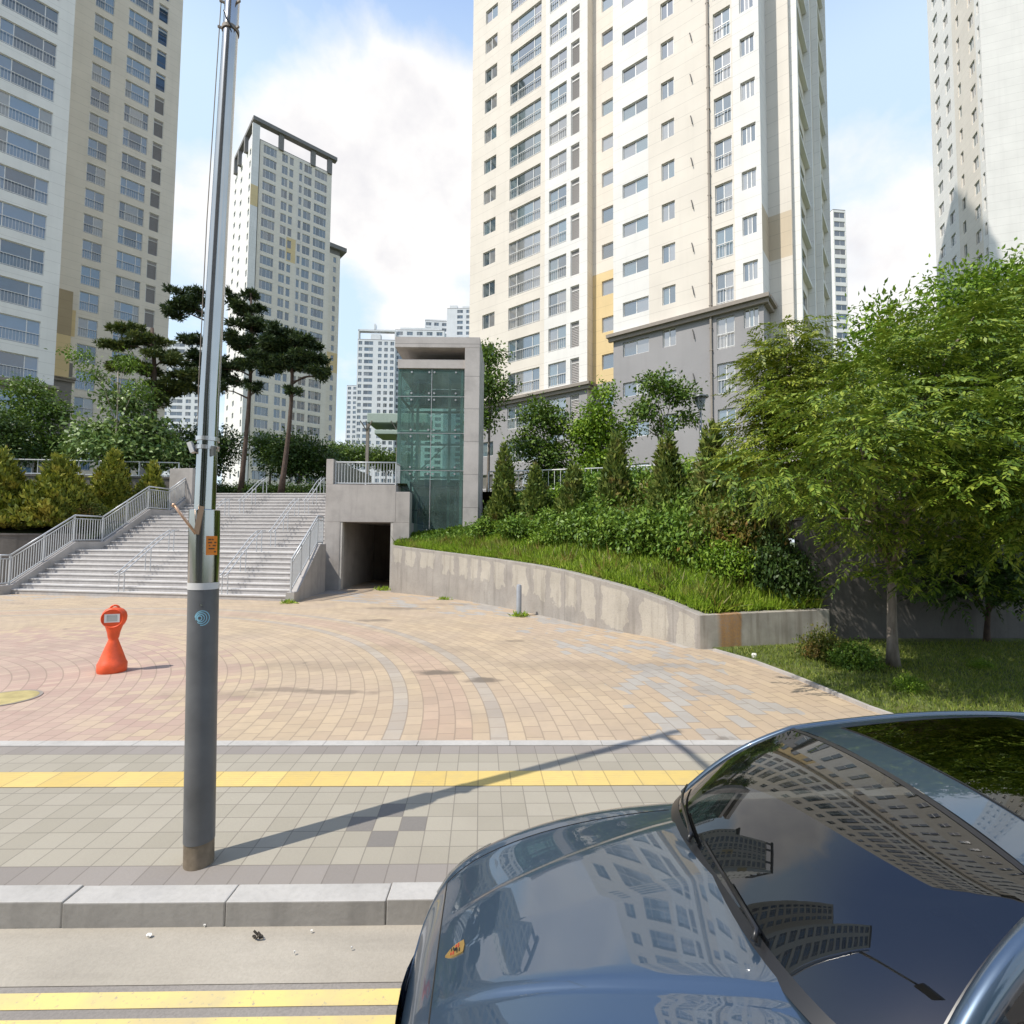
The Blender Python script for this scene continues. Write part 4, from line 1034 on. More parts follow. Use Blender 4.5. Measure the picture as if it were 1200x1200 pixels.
class Tower:
    cache = {}
    def __init__(s, O, ang, label, pane='pane', frame='frame_white', limit=95, far=False):
        s.root = thing('apartment_tower', (O[0], O[1], 0), label, 'apartment tower', rotz=ang)
        s.O = Vector((O[0], O[1], 0)); s.ang = ang; s.w = MB(); s.mats = []; s.pane = pane; s.frame = frame
        s.count = {}; s.limit = limit; s.far = far; s.rest = MB(); s.trim = MB()
    def mi(s, k):
        if k not in s.mats: s.mats.append(k)
        return s.mats.index(k)
    def face(s, f):
        """f=(ox,oy,ang) root-local -> point mapper"""
        ox, oy, a = f; ca, sa = math.cos(a), math.sin(a)
        return lambda p: (ox + p[0] * ca - p[1] * sa, oy + p[0] * sa + p[1] * ca, p[2])
    def strip(s, f, u0, u1, zb, fh, n, mat, win=None, vis=(0, 99), part='window'):
        """n floors from height zb; win=(kind,wu0,wu1,zl,zh); mat: str or function(floor)"""
        T = s.face(f); W = s.w
        for k in range(n):
            z0, z1 = zb + k * fh, zb + (k + 1) * fh
            mm = s.mi(mat(k) if callable(mat) else mat)
            if not win:
                W.quad(T((u0, 0, z0)), T((u1, 0, z0)), T((u1, 0, z1)), T((u0, 0, z1)), mm); continue
            kind, a, c, zl, zh = win; zl, zh = z0 + zl, z0 + zh
            for (x0, x1, y0, y1) in ((u0, a, z0, z1), (c, u1, z0, z1), (a, c, z0, zl), (a, c, zh, z1)):
                if x1 - x0 > 1e-4 and y1 - y0 > 1e-4: W.quad(T((x0, 0, y0)), T((x1, 0, y0)), T((x1, 0, y1)), T((x0, 0, y1)), mm)
            W.quad(T((a, 0, zl)), T((c, 0, zl)), T((c, REC, zl)), T((a, REC, zl)), mm); W.quad(T((a, REC, zh)), T((c, REC, zh)), T((c, 0, zh)), T((a, 0, zh)), mm)
            W.quad(T((a, 0, zl)), T((a, REC, zl)), T((a, REC, zh)), T((a, 0, zh)), mm); W.quad(T((c, REC, zl)), T((c, 0, zl)), T((c, 0, zh)), T((c, REC, zh)), mm)
            s.window(f, kind, a, zl, c - a, zh - zl, part, vis[0] <= k <= vis[1])
    def window(s, f, kind, x, z, w, h, part, shown):
        T = s.face(f); p = T((x, 0, z)); key = (kind, round(w, 2), round(h, 2), s.pane, s.frame, s.far)
        if shown and s.count.get(part, 0) < s.limit:
            s.count[part] = s.count.get(part, 0) + 1
            if key not in Tower.cache:
                fr, pn, rl = win_geo(kind, w, h); pm = 'louvre' if kind == 'louvre' else s.pane
                if s.far:
                    off = len(fr.v); fr.v += pn.v; fr.f += [tuple(i + off for i in q) for q in pn.f]; fr.mi += [1] * len(pn.f)
                    Tower.cache[key] = (fr.mesh(part, [s.frame, pm]), None, None)
                else:
                    Tower.cache[key] = (fr.mesh(part, [s.frame]), pn.mesh('pane', [pm]), rl.mesh('railing', [s.frame]) if rl.v else None)
            fm, pm_, rm = Tower.cache[key]
            o = put(part, fm, s.root, p, f[2])
            if pm_: put('louvre_blades' if kind == 'louvre' else 'pane', pm_, o)
            if rm: put('railing', rm, o)
        else:
            fr, pn, rl = win_geo(kind, w, h) if not s.far else (MB(), win_geo(kind, w, h)[1], MB())
            for src, mi_ in ((fr, 0), (pn, 1), (rl, 0)):
                off = len(s.rest.v); s.rest.v += [T((v[0] + x, v[1], v[2] + z)) for v in src.v]
                s.rest.f += [tuple(i + off for i in q) for q in src.f]; s.rest.mi += [mi_] * len(src.f)
    def plainq(s, f, u0, u1, z0, z1, mat):
        T = s.face(f); s.w.quad(T((u0, 0, z0)), T((u1, 0, z0)), T((u1, 0, z1)), T((u0, 0, z1)), s.mi(mat))
    def cornice(s, f, u0, u1, z, out=.45, h=.55):
        T = s.face(f)
        b = MB(); b.box(u0, u1, -out, -.003, z, z + h * .45, 0, T); b.box(u0 + .1, u1 - .1, -out * .6, -.004, z - h * .5, z + .02, 0, T); b.build('cornice', 'trim_brown', s.root)
    def finish(s):
        s.w.build('wall', s.mats, s.root)
        if s.rest.v:
            o = s.rest.build('window', [s.frame, s.pane], s.root); o['kind'] = 'stuff'
        if s.trim.v: s.trim.build('cornice', 'trim_brown', s.root)

def hitface(O, a, px, py):
    """distance along a vertical face from O (direction angle a) at which the sight line of pixel column px meets it"""
    d = ray(px, py); u = Vector((math.cos(a), math.sin(a)))
    # O + s u = k d
    A = np.array([[u.x, -d.x], [u.y, -d.y]]); bb = np.array([-O[0], -O[1]])
    sv, k = np.linalg.solve(A, bb); return sv
FH = 3.02
FB_, FG_ = 3.09, 3.04
# ---------------- main tower
AM = math.atan2(-.62, .785)                                   # left to right along the front
uM = Vector((math.cos(AM), math.sin(AM))); inM = Vector((-uM.y, uM.x))
PB = Vector((xpx(597, 285, 46.2), 46.2))                      # a point of the bay with wide balconies
OB = PB
def sB(px, py=250): return hitface(OB, AM, px, py)
Oroot = (OB.x, OB.y)
tm = Tower(Oroot, AM, 'tall cream and white apartment tower in full sun rising behind the planted bank')
zB_top = zpx(597, 285.3, 46.2)                                # head of a balcony window
zb0 = zB_top - 2.3 - FB_ * round((zB_top - 2.3 - 2.5) / FB_)    # lowest floor level near z=2.5
NF = 29
zB_c = zpx(612, 469, 45.6)
kB = round((zB_c - zb0) / FB_); zcB = zb0 + kB * FB_ - .15
kF = 5; zbF = 19.92 - 2.3 - kF * FG_; zcF = zbF + kF * FG_ - .15
fB = (0, 0, 0)
EB = .9; FF = -1.62                                           # recess and projection of the neighbouring bays
def loc_face(off):                                            # face parallel to the bay, shifted inward
    return (0, off, 0), (OB + inM * off)
def cols(O, lst, py): return [hitface(O, AM, p, py) for p in lst]
def cm(base, dark, k0, yel=None, ycol='wall_yellow'):
    def f(k):
        if k < k0: return dark
        if yel and k in yel: return ycol
        return base
    return f
vis = (0, 17)
sb = cols(OB, [551.7, 562, 566.7, 580.8, 585, 596.7, 633.3, 638.5, 643.3, 663.7, 666.2, 668.7, 678.8, 688.3], 250)
tm.strip(fB, sb[0], sb[4], zb0, FB_, NF, cm('wall_cream', 'wall_grey', kB), ('small', sb[2], sb[3], 1.12, 2.5), vis)
tm.strip(fB, sb[4], sb[7], zb0, FB_, NF, cm('wall_cream', 'wall_grey', kB), ('triple', sb[5], sb[6], .22, 2.3), vis, 'balcony_window')
tm.strip(fB, sb[7], sb[10], zb0, FB_, NF, cm('wall_white', 'wall_grey', kB), ('balc2', sb[8], sb[9], .25, 2.3), vis, 'balcony_window')
tm.strip(fB, sb[10], sb[13], zb0, FB_, NF, cm('wall_white', 'wall_grey', kB), ('louvre', sb[11], sb[12], .1, 2.3), vis, 'louvre_window')
H = NF * FB_
fE, OE = loc_face(EB); fF, OF = loc_face(FF)
se = cols(OE, [700.8, 705.3, 718.0], 260)
sf = cols(OF, [718.6, 729.6, 759.6, 760.2, 775.6, 791, 832, 838.3, 859, 861, 870, 887.4, 893], 260)
e1 = sf[0] + 1.2
tm.strip(fE, sb[13], e1, zb0, FB_, NF, cm('wall_cream', 'wall_grey', kB, {kB, kB + 1, kB + 2}), ('single', se[1], se[1] + 1.15, 1.1, 2.35), vis)
tm.plainq((sb[13], 0, math.pi / 2), 0, EB, zb0, zb0 + H, 'wall_beige')
# left return of the front bay
tm.plainq((sf[0], EB, -math.pi / 2), 0, EB - FF, zb0, zcF, 'wall_grey'); tm.plainq((sf[0], EB, -math.pi / 2), 0, EB - FF, zcF, zb0 + H, 'wall_white')
tm.strip(fF, sf[0], sf[3], zbF, FG_, NF, cm('wall_white', 'wall_grey', kF), ('two', sf[1], sf[2], 1.2, 2.28), vis)
tm.strip(fF, sf[3], sf[6], zbF, FG_, NF, cm('wall_cream', 'wall_grey', kF), ('small', sf[4], sf[5], 1.22, 2.52), vis)
tm.strip(fF, sf[6], sf[9], zbF, FG_, NF, cm('wall_cream', 'wall_grey', kF), ('balc2', sf[7], sf[8], .22, 2.32), vis, 'balcony_window')
tm.strip(fF, sf[9], sf[12], zbF, FG_, NF, cm('wall_white', 'wall_grey', kF), ('slider', sf[10], sf[11], 1.25, 2.5), vis)
# drain pipe and condensate outlets
pm = MB(); T = tm.face(fF); pm.box(sf[6] - .06, sf[6] + .06, -.16, -.04, zb0, zb0 + H, 0, T)
for k in range(NF * 2): pm.box(sf[6] - .10, sf[6] + .10, -.17, -.003, zb0 + k * FG_ / 2, zb0 + k * FG_ / 2 + .05, 0, T)
pm.build('drain_pipe', 'trim_brown', tm.root)
sp_ = sf[5] + (sf[6] - sf[5]) * .48
oms = MB(); oms.tube([(0, 0, .25), (.03, -.05, .2), (.08, -.07, 0), (.16, -.09, -.45)], .035, 6); mesp = oms.mesh('outlet_pipe', ['frame_dark'])
for k in range(2, 18): put('outlet_pipe', mesp, tm.root, (sp_, FF, zbF + k * FG_ + 1.75))
# right end: return, end panel, shaded side
RB = 1.9
fR1 = (sf[12], FF, math.pi / 2)
tm.strip(fR1, 0, RB, zbF, FG_, NF, cm('wall_white', 'wall_grey', kF, {kF + 1}, 'wall_tan'))
PW = hitface(OF + inM * RB, AM, 928, 260) - sf[12]
f2 = (sf[12], FF + RB, 0)
tm.strip(f2, 0, PW, zbF, FG_, NF, cm('wall_cream', 'wall_cream', 0, {kF + 1}, 'wall_tan'))
SW = 20.
f3 = (sf[12] + PW, FF + RB, math.pi / 2)
cc = [0, 1.0, 5.4, 6.2, 7.2, 9.2, 10.2, 11.0, 11.6, 15.4, 16.0, 16.6, 18.6, SW]
tm.strip(f3, cc[0], cc[3], zbF, FG_, NF, 'wall_beige', ('triple', cc[1], cc[2], .22, 2.3), vis, 'balcony_window')
tm.strip(f3, cc[3], cc[6], zbF, FG_, NF, 'wall_beige', ('two', cc[4], cc[5], .9, 2.35), vis, 'side_window')
tm.strip(f3, cc[6], cc[10], zbF, FG_, NF, 'wall_beige', ('triple', cc[7], cc[9], .22, 2.3), vis, 'side_window')
tm.strip(f3, cc[10], cc[13], zbF, FG_, NF, 'wall_beige', ('two', cc[11], cc[12], .9, 2.35), vis, 'side_window')
# side fins
fin = MB(); T3 = tm.face(f3)
for u in (.35, 6.0, 10.5, 16.0): fin.box(u, u + .35, -.45, -.003, zb0, zb0 + H, 0, T3)
for k in range(NF):
    fin.box(.7, 5.99, -.30, -.004, zb0 + k * FG_ - .12, zb0 + k * FG_ + .10, 0, T3); fin.box(10.86, 15.99, -.30, -.004, zb0 + k * FG_ - .12, zb0 + k * FG_ + .10, 0, T3)
fin.build('facade_fin', 'wall_pale', tm.root)
# hidden sides and roof
xl, xr_, yb = sb[0], sf[12] + PW, FF + RB + SW
tm.plainq((xl, yb, -math.pi / 2), 0, yb, zb0, zb0 + H, 'wall_cream'); tm.plainq((xr_, yb, math.pi), 0, xr_ - xl, zb0, zb0 + H, 'wall_beige')
H2 = zbF + NF * FG_ - zb0
rf = MB(); rf.prism([(xl + .02, .02), (sf[0], .02), (sf[0] + .02, FF + .02), (sf[12] - .02, FF + .02), (sf[12] - .01, FF + RB + .02), (xr_ - .02, FF + RB + .02), (xr_ - .02, yb - .02), (xl + .02, yb - .02)], zb0 + H - .3, zb0 + H + .9)
rf.build('roof', 'roof_grey', tm.root)
tm.cornice(fB, sb[0] - .2, sb[13] + .40, zcB - .1); tm.cornice((sb[13], 0, math.pi / 2), .004, EB, zcB - .1)
tm.cornice(fF, sf[0] - .40, sf[12] + .40, zcF - .1); tm.cornice(fR1, .004, 1.8, zcF - .1)
tm.finish()

# ---------------- left tower (two wings, in shade)
AL = math.atan2(.719, .695); uL = Vector((math.cos(AL), math.sin(AL))); inL = Vector((-uL.y, uL.x))
O1 = Vector((xpx(64, 150, 41.7), 41.7))
tl = Tower((O1.x, O1.y), AL, 'tall apartment tower in shade with windows tinted with the blue of reflected sky left of the lamp pole', pane='pane_sky_blue')
zr = zpx(370 / 5.4545, 300 / 5.4545, 41.7)
z0L = zr - 2.3 - FH * round((zr - 2.3 - 3) / FH)
a0 = hitface(O1, AL, 67, 50); a1 = hitface(O1, AL, 85.8, 50); aw = hitface(O1, AL, -2, 50)
kc = round((zpx(60, 432, 41.5) - z0L) / FH)
tl.strip((0, 0, 0), aw - 9, aw - .6, z0L, FH, NF, cm('wall_pale', 'wall_dark', kc), ('triple', aw - 7.5, aw - 2, .25, 2.35), (0, 16), 'balcony_window')
tl.strip((0, 0, 0), aw - .6, a0 + .35, z0L, FH, NF, cm('wall_pale', 'wall_dark', kc), ('triple', aw, a0, .25, 2.35), (0, 17), 'balcony_window')
tl.strip((0, 0, 0), a0 + .35, a1, z0L, FH, NF, cm('wall_pale', 'wall_dark', kc))
O2 = Vector((xpx(150, 60, 58.7), 58.7)); off2 = (O2 - O1).dot(inL); sh2 = (O2 - O1).dot(uL)
def s2(px, py=40): return hitface(O1 + inL * off2, AL, px, py)
g = [s2(p) for p in (70, 107, 110, 132.5, 142, 150, 178.7, 182, 185, 196.5, 213)]
f2 = (0, off2, 0)
zr2 = zpx(600 / 5.4545, 65 / 5.4545, 56.2); z02 = zr2 - 2.4 - FH * round((zr2 - 2.4 - 3) / FH)
k2 = round((zpx(120, 420, 57) - z02) / FH)
tl.strip(f2, g[0] - 5, g[1], z02, FH, NF, cm('wall_beige', 'wall_dark', k2, {k2 + 1}))
tl.strip(f2, g[1], g[4], z02, FH, NF, 'wall_beige', ('balc2', g[2], g[3], .2, 2.4), (0, 17), 'window')
tl.strip(f2, g[4], g[7], z02, FH, NF, 'wall_beige', ('triple', g[5], g[6], .25, 2.4), (0, 17), 'window')
tl.strip(f2, g[7], g[10], z02, FH, NF, 'wall_beige', ('louvre', g[8], g[9], .2, 2.4), (0, 17), 'louvre_window')
tl.plainq((a1, off2, -math.pi / 2), 0, off2, z0L, z0L + NF * FH, 'wall_beige')
# yellow boxed panel in the inner corner
bx = MB(); T2 = tl.face(f2); zy = z02 + (k2) * FH
bx.box(g[1] - 3.0, g[1] - .35, -.5, -.003, zy + 2.9, zy + 7.9, 0, T2); bx.build('corner_panel', 'wall_brown', tl.root)
bx = MB(); bx.box(g[1] - 3.0, g[1] - .35, -.52, -.003, zy - 1.8, zy + 2.88, 0, T2); bx.build('corner_panel', 'wall_yellow', tl.root)
tl.plainq((g[10], off2, math.pi / 2), 0, 14, 0, z02 + NF * FH, 'wall_beige')
tl.plainq((g[10], off2 + 14, math.pi), 0, g[10] - (aw - 9), 0, z02 + NF * FH, 'wall_beige'); tl.plainq((aw - 9, off2 + 14, -math.pi / 2), 0, off2 + 14, 0, z02 + NF * FH, 'wall_cream')
rf = MB(); zt_ = z02 + NF * FH; rf.prism([(aw - 8.9, .05), (a1 - .05, .05), (a1 - .04, off2 + .1), (g[10] - .05, off2 + .1), (g[10] - .05, off2 + 13.9), (aw - 8.9, off2 + 13.9)], z0L + NF * FH - 1.0, zt_ + .5); rf.build('roof', 'roof_grey', tl.root)
tl.cornice((0, 0, 0), aw - 9, a1 + .35, z0L + kc * FH - .1); tl.cornice(f2, g[0] - 2, g[1] + .3, z02 + k2 * FH - 1.9); tl.cornice(f2, g[9], g[10] + .3, z02 + (k2 - 1) * FH)
tl.finish()

# ---------------- far tower with an open roof frame
AF = math.atan2(.66, .75); uF = Vector((math.cos(AF), math.sin(AF)))
O3 = Vector((xpx(302.5, 200, 117), 117)); tf = Tower((O3.x, O3.y), AF, 'distant beige apartment tower with an open frame of beams along its roof', pane='pane_far', far=True)
ztop3 = zpx(313, 163, 117)
nf3 = 31; zb3 = ztop3 - nf3 * FH
q = [hitface(O3, AF, p, 237) for p in (302.5, 306.7, 322.5, 327, 329, 336, 337, 338, 342.8, 348, 349.6, 353.3, 354.5, 355.5, 364.5, 366.5, 368, 382.5, 388)]
visF = (5, 30)
f0 = (0, 0, 0)
tf.strip(f0, q[0], q[3], zb3, FH, nf3, 'wall_beige', ('four', q[1], q[2], .3, 2.35), visF, 'balcony_window')
tf.strip(f0, q[3], q[6], zb3, FH, nf3, 'wall_beige', ('two', q[4], q[5], .3, 2.35), visF)
tf.strip(f0, q[6], q[9], zb3, FH, nf3, lambda k: 'wall_yellow' if k in (22, 23) else 'wall_beige', ('single', q[7], q[8], .35, 2.3), visF)
tf.strip(f0, q[9], q[12], zb3, FH, nf3, 'wall_cream', ('single', q[10], q[11], .35, 2.3), visF, 'narrow_window')
tf.strip(f0, q[12], q[15], zb3, FH, nf3, 'wall_beige', ('two', q[13], q[14], .3, 2.35), visF, 'side_window')
tf.strip(f0, q[15], q[18], zb3, FH, nf3, 'wall_beige', ('four', q[16], q[17], .3, 2.35), visF, 'end_window')
fl = (-.9, 20.5, -math.pi / 2)
tf.strip(fl, 0, 6, zb3, FH, nf3, 'wall_white', ('small', 2, 3.6, 1.1, 2.4), visF, 'far_window')
tf.strip(fl, 6, 14, zb3, FH, nf3, 'wall_white', ('small', 8, 9.6, 1.1, 2.4), visF, 'far_window')
tf.strip(fl, 14, 20.5, zb3, FH, nf3, 'wall_white', ('single', 16, 17.2, .8, 2.4), visF, 'far_window')
tf.plainq((-.9, 0, 0), 0, .9, zb3, ztop3, 'wall_white')
tf.plainq((q[18], 0, math.pi / 2), 0, 20, zb3, ztop3, 'wall_beige'); tf.plainq((q[18], 20, math.pi), 0, q[18] + .9, zb3, ztop3, 'wall_white')
pil = MB(); pil.box(-1.6, -.003, -.5, -.003, zb3, ztop3 + 3.0, 0); pil.build('pilaster', 'wall_white', tf.root)
pil = MB(); pil.box(-1.62, -.0, -.53, -.45, ztop3 - 17, ztop3 - 12, 0); pil.build('yellow_panel', 'wall_yellow', tf.root)
rf = MB(); rf.box(-.85, q[18] - .05, .05, 19.9, ztop3 - .5, ztop3 + .2); rf.build('roof', 'roof_grey', tf.root)
fm = MB(); fm.box(-1.6, q[18] + 1.0, -.9, .6, ztop3 + 3.6, ztop3 + 4.5); fm.box(-1.6, -.6, .9, 17, ztop3 + 3.6, ztop3 + 4.45)
for xx in (q[3] - .5, (q[9] + q[12]) / 2 + 2.4, q[18] - 1.2): fm.box(xx, xx + 1.1, -.4, .5, ztop3 - .3, ztop3 + 3.65)
for yy in (6, 12, 16): fm.box(-1.7, -.9, yy, yy + .9, ztop3 - .3, ztop3 + 3.65)
fm.build('roof_frame', 'roof_grey', tf.root)
tf.finish()
# neighbour peeping out behind its right edge
O4 = Vector((xpx(388, 330, 150), 150)); t4 = Tower((O4.x, O4.y), AF, 'slice of another beige tower with a roof bracket peeping out behind the framed tower', pane='pane_far', far=True, limit=40)
zt4 = zpx(393, 297, 150); n4 = 24
t4.strip(f0, -6, 2.6, zt4 - n4 * FH, FH, n4, lambda k: 'wall_yellow' if k in (12, 13) else 'wall_beige', ('single', .5, 1.4, .5, 2.2), (0, 40))
t4.plainq((2.6, 0, math.pi / 2), 0, 12, zt4 - n4 * FH, zt4, 'wall_beige'); t4.plainq((-6, 12, -math.pi / 2), 0, 12, zt4 - n4 * FH, zt4, 'wall_white'); t4.plainq((2.6, 12, math.pi), 0, 8.6, zt4 - n4 * FH, zt4, 'wall_white')
rf = MB(); rf.box(-6, 4.2, -1, 11, zt4 + 1.5, zt4 + 2.7); rf.box(-5.9, 2.5, .1, 11.9, zt4 - .3, zt4 + 1.52); rf.build('roof', 'roof_grey', t4.root)
t4.finish()

# ---------------- pale far towers
def far_tower(pxl, pxr, pyt, Y, label, cols_, wallm='wall_far', skew=0., crown=None, floors=None, depth=14, fh=2.9, vis_from=18):
    Ol = Vector((xpx(pxl, (pyt + 480) / 2, Y), Y)); wd_ = xpx(pxr, (pyt + 480) / 2, Y) - Ol.x; a = math.atan2(skew, 1)
    t = Tower((Ol.x, Ol.y), a, label, pane='pane_far', far=True, limit=90)
    zt = zpx((pxl + pxr) / 2, pyt, Y); n = floors or int((zt - 2) / fh); zb = zt - n * fh; L = wd_ / math.cos(a)
    k = len(cols_); w1 = L / sum(c[0] for c in cols_); u = 0
    for i, (cw, kind, fr_) in enumerate(cols_):
        e = u + cw * w1
        if kind: t.strip(f0, u, e, zb, fh, n, wallm, (kind, u + (e - u) * (1 - fr_) / 2, e - (e - u) * (1 - fr_) / 2, .5, 2.25), (n - vis_from, n), ['window', 'wide_window', 'corner_window'][i % 3])
        else: t.strip(f0, u, e, zb, fh, n, wallm)
        u = e
    t.strip((0, depth, -math.pi / 2), 0, depth, zb, fh, n, wallm, ('small', depth * .4, depth * .5, 1, 2.2), (0, -1))
    t.strip((L, 0, math.pi / 2), 0, depth, zb, fh, n, wallm, ('small', depth * .4, depth * .5, 1, 2.2), (0, -1))
    t.plainq((L, depth, math.pi), 0, L, zb, zt, wallm)
    rf = MB(); rf.box(.05, L - .05, .05, depth - .05, zt - .4, zt + .3); rf.build('roof', 'roof_grey', t.root)
    if crown:
        c = MB()
        for (xa, xb, za, zb_) in crown: c.box(xa * L, xb * L, .6, 3.2, zt + za, zt + zb_)
        c.build('roof_frame', wallm, t.root)
    t.finish(); return t
far_tower(418, 462, 398, 232, 'distant white apartment tower with a thin roof frame left of the lift tower', [(1, 'small', .6), (1.7, 'two', .85), (.5, None, 0), (1, 'small', .6), (1, 'small', .6), (1, 'small', .6)], 'wall_far', .05, [(0, .03, 0, 5), (0, 1.0, 4.4, 5.2), (.97, 1.0, 0, 4.5), (.34, .6, 0, 3.), (.42, .46, 5, 8)])
far_tower(462, 520, 387, 236, 'distant white tower block just behind the lift tower roof', [(1, 'small', .6), (1, 'small', .6), (1, 'small', .6), (1, 'small', .6), (1, 'small', .6)], 'wall_far', .02, [(.1, .9, .3, 1.5)])
far_tower(497, 524, 376, 262, 'lower grey shoulder of the farthest white tower right of the lift roof', [(1, 'two', .7), (1, 'two', .6), (1, 'small', .6)], 'wall_far', .1, [(0, 1, 0, 1.2)])
far_tower(523, 553, 362, 262, 'farthest white apartment tower next to the sunny cream tower', [(1.1, None, 0), (1, 'small', .7), (1, 'small', .5)], 'wall_far', -.05, [(.1, .4, 0, 2), (.6, .95, 0, 1.5)])
far_tower(406, 419, 452, 300, 'small far white tower lowest of the group against the blue sky', [(1, 'small', .6), (1, 'small', .6)], 'wall_far')
far_tower(189, 236, 400, 230, 'distant white tower with greenish windows between the pines behind the lamp pole', [(1, 'small', .6), (1.7, 'two', .8), (1, 'small', .6), (1, 'small', .6)], 'wall_far', .05)
far_tower(979, 995, 246, 152, 'narrow distant tower right of the sunny cream tower above the leafy tree', [(1, 'two', .85)], 'wall_pale', .1, fh=2.9, vis_from=22)

# ---------------- right tower
AR = math.atan2(-.945, -.325)
O5 = Vector((xpx(1160, 300, 57.5), 57.5)); tr = Tower((O5.x, O5.y), AR, 'tall cream tower at the right edge with small deep windows and a slanting shadow')
def s5(px): return hitface(O5, AR, px, 300)
h = [s5(p) for p in (1097, 1102.3, 1108.3, 1111.5, 1115.2, 1121, 1125.5, 1130.2, 1133.8, 1139, 1145, 1151.3, 1153.4, 1155.8, 1158.6, 1160)]
zr5 = zpx(1105, 299, 70); z05 = zr5 - 2.4 - FH * round((zr5 - 2.4 - 3) / FH)
tr.strip((0, 0, 0), h[0], h[3], z05, FH, 31, 'wall_white', ('small', h[1], h[2], .9, 2.4), (2, 19))
tr.strip((0, 0, 0), h[3], h[6], z05, FH, 31, 'wall_white', ('small', h[4], h[5], .9, 2.4), (2, 19))
tr.strip((0, 0, 0), h[6], h[9], z05, FH, 31, 'wall_cream', ('single', h[7], h[8], .9, 2.4), (2, 19))
tr.strip((0, 0, 0), h[9], h[12], z05, FH, 31, 'wall_cream', ('small', h[10], h[11], .9, 2.4), (2, 19))
tr.strip((0, 0, 0), h[12], h[15], z05, FH, 31, 'wall_white', ('single', h[13], h[14], .9, 2.4), (2, 19), 'corner_window')
f6 = (0, 0, math.pi / 2)
tr.strip(f6, 0, 4.3, z05, FH, 31, 'wall_white')
tr.strip(f6, 4.3, 10.5, z05, FH, 31, 'wall_white', ('triple', 4.9, 9.8, .25, 2.35), (2, 19), 'balcony_window')
tr.strip(f6, 10.5, 18, z05, FH, 31, 'wall_cream', ('two', 12, 15, .8, 2.35), (2, 19), 'balcony_window')
tr.plainq((0, 18, math.pi), 0, -h[0], z05, z05 + 31 * FH, 'wall_cream'); tr.plainq((h[0], 18, -math.pi / 2), 0, 18, z05, z05 + 31 * FH, 'wall_cream')
rf = MB(); rf.box(h[0] + .05, -.05, .05, 17.9, z05 + 31 * FH - .3, z05 + 31 * FH + .8); rf.build('roof', 'roof_grey', tr.root)
tr.finish()

# unseen block behind the viewpoint, added for reflections in the steel pole and lift glass
tb_ = Tower((9., -27.), math.pi, 'grey apartment block across the road, unseen, added for reflections in the steel pole and the lift glass', pane='pane_sky_blue', far=True, limit=60)
for k in range(6):
    tb_.strip(f0, k * 5., k * 5. + 5., 0, FH, 15, 'wall_grey' if k % 2 else 'wall_dark', ('triple', k * 5. + .8, k * 5. + 4.2, .4, 2.3), (0, 14), 'balcony_window' if k % 2 else 'window')
tb_.plainq((30, 0, math.pi / 2), 0, 12, 0, 15 * FH, 'wall_grey'); tb_.plainq((30, 12, math.pi), 0, 30, 0, 15 * FH, 'wall_grey'); tb_.plainq((0, 12, -math.pi / 2), 0, 12, 0, 15 * FH, 'wall_grey')
rf = MB(); rf.box(.05, 29.95, .05, 11.95, 15 * FH - .3, 15 * FH + .6); rf.build('roof', 'roof_grey', tb_.root); tb_.finish()
# ================================================================== VEGETATION
def unit(a): return a / np.maximum(np.linalg.norm(a, axis=1, keepdims=True), 1e-9)
def rdir(n, r=rng): return unit(r.normal(size=(n, 3)))
def quads_mesh(name, V, mat):
    n = len(V) // 4
    me = bpy.data.meshes.new(name)
    me.vertices.add(4 * n); me.vertices.foreach_set('co', V.astype(np.float32).ravel())
    me.loops.add(4 * n); me.loops.foreach_set('vertex_index', np.arange(4 * n, dtype=np.int32))
    me.polygons.add(n); me.polygons.foreach_set('loop_start', np.arange(0, 4 * n, 4, dtype=np.int32))
    me.polygons.foreach_set('loop_total', np.full(n, 4, dtype=np.int32))
    me.materials.append(M[mat]); me.update(calc_edges=True); me.validate(); return me
def leaves(P, A, N, L, W, fold=0.):
    """diamond leaves: base, side, tip, side"""
    A = unit(A); S_ = unit(np.cross(A, N)); L = np.asarray(L).reshape(-1, 1) if np.ndim(L) else L; W = np.asarray(W).reshape(-1, 1) if np.ndim(W) else W
    Nn = unit(np.cross(S_, A))
    V = np.stack([P, P + A * (.45 * L) + S_ * (W / 2) + Nn * (fold * W), P + A * L - Nn * (.10 * L), P + A * (.45 * L) - S_ * (W / 2) + Nn * (fold * W)], axis=1)
    return V.reshape(-1, 3)
def in_blobs(blobs, n, shell=.4, r=rng):
    """blobs: (x,y,z,rx,rz) -> points, outward directions"""
    B = np.array([(b[0], b[1], b[2], b[3], b[3], b[4]) for b in blobs]); w = (B[:, 3] ** 2 * B[:, 5]) ** .8; w /= w.sum()
    k = r.choice(len(B), n, p=w); d = rdir(n, r); rr = r.random(n) ** shell
    lump = 1 + .24 * np.sin(d[:, 0] * 6.1 + k * 2.3) * np.sin(d[:, 1] * 5.3 + k) + .16 * np.sin(d[:, 2] * 6 + k * 3.1)
    return B[k, :3] + d * B[k, 3:6] * (rr * lump)[:, None], d, k
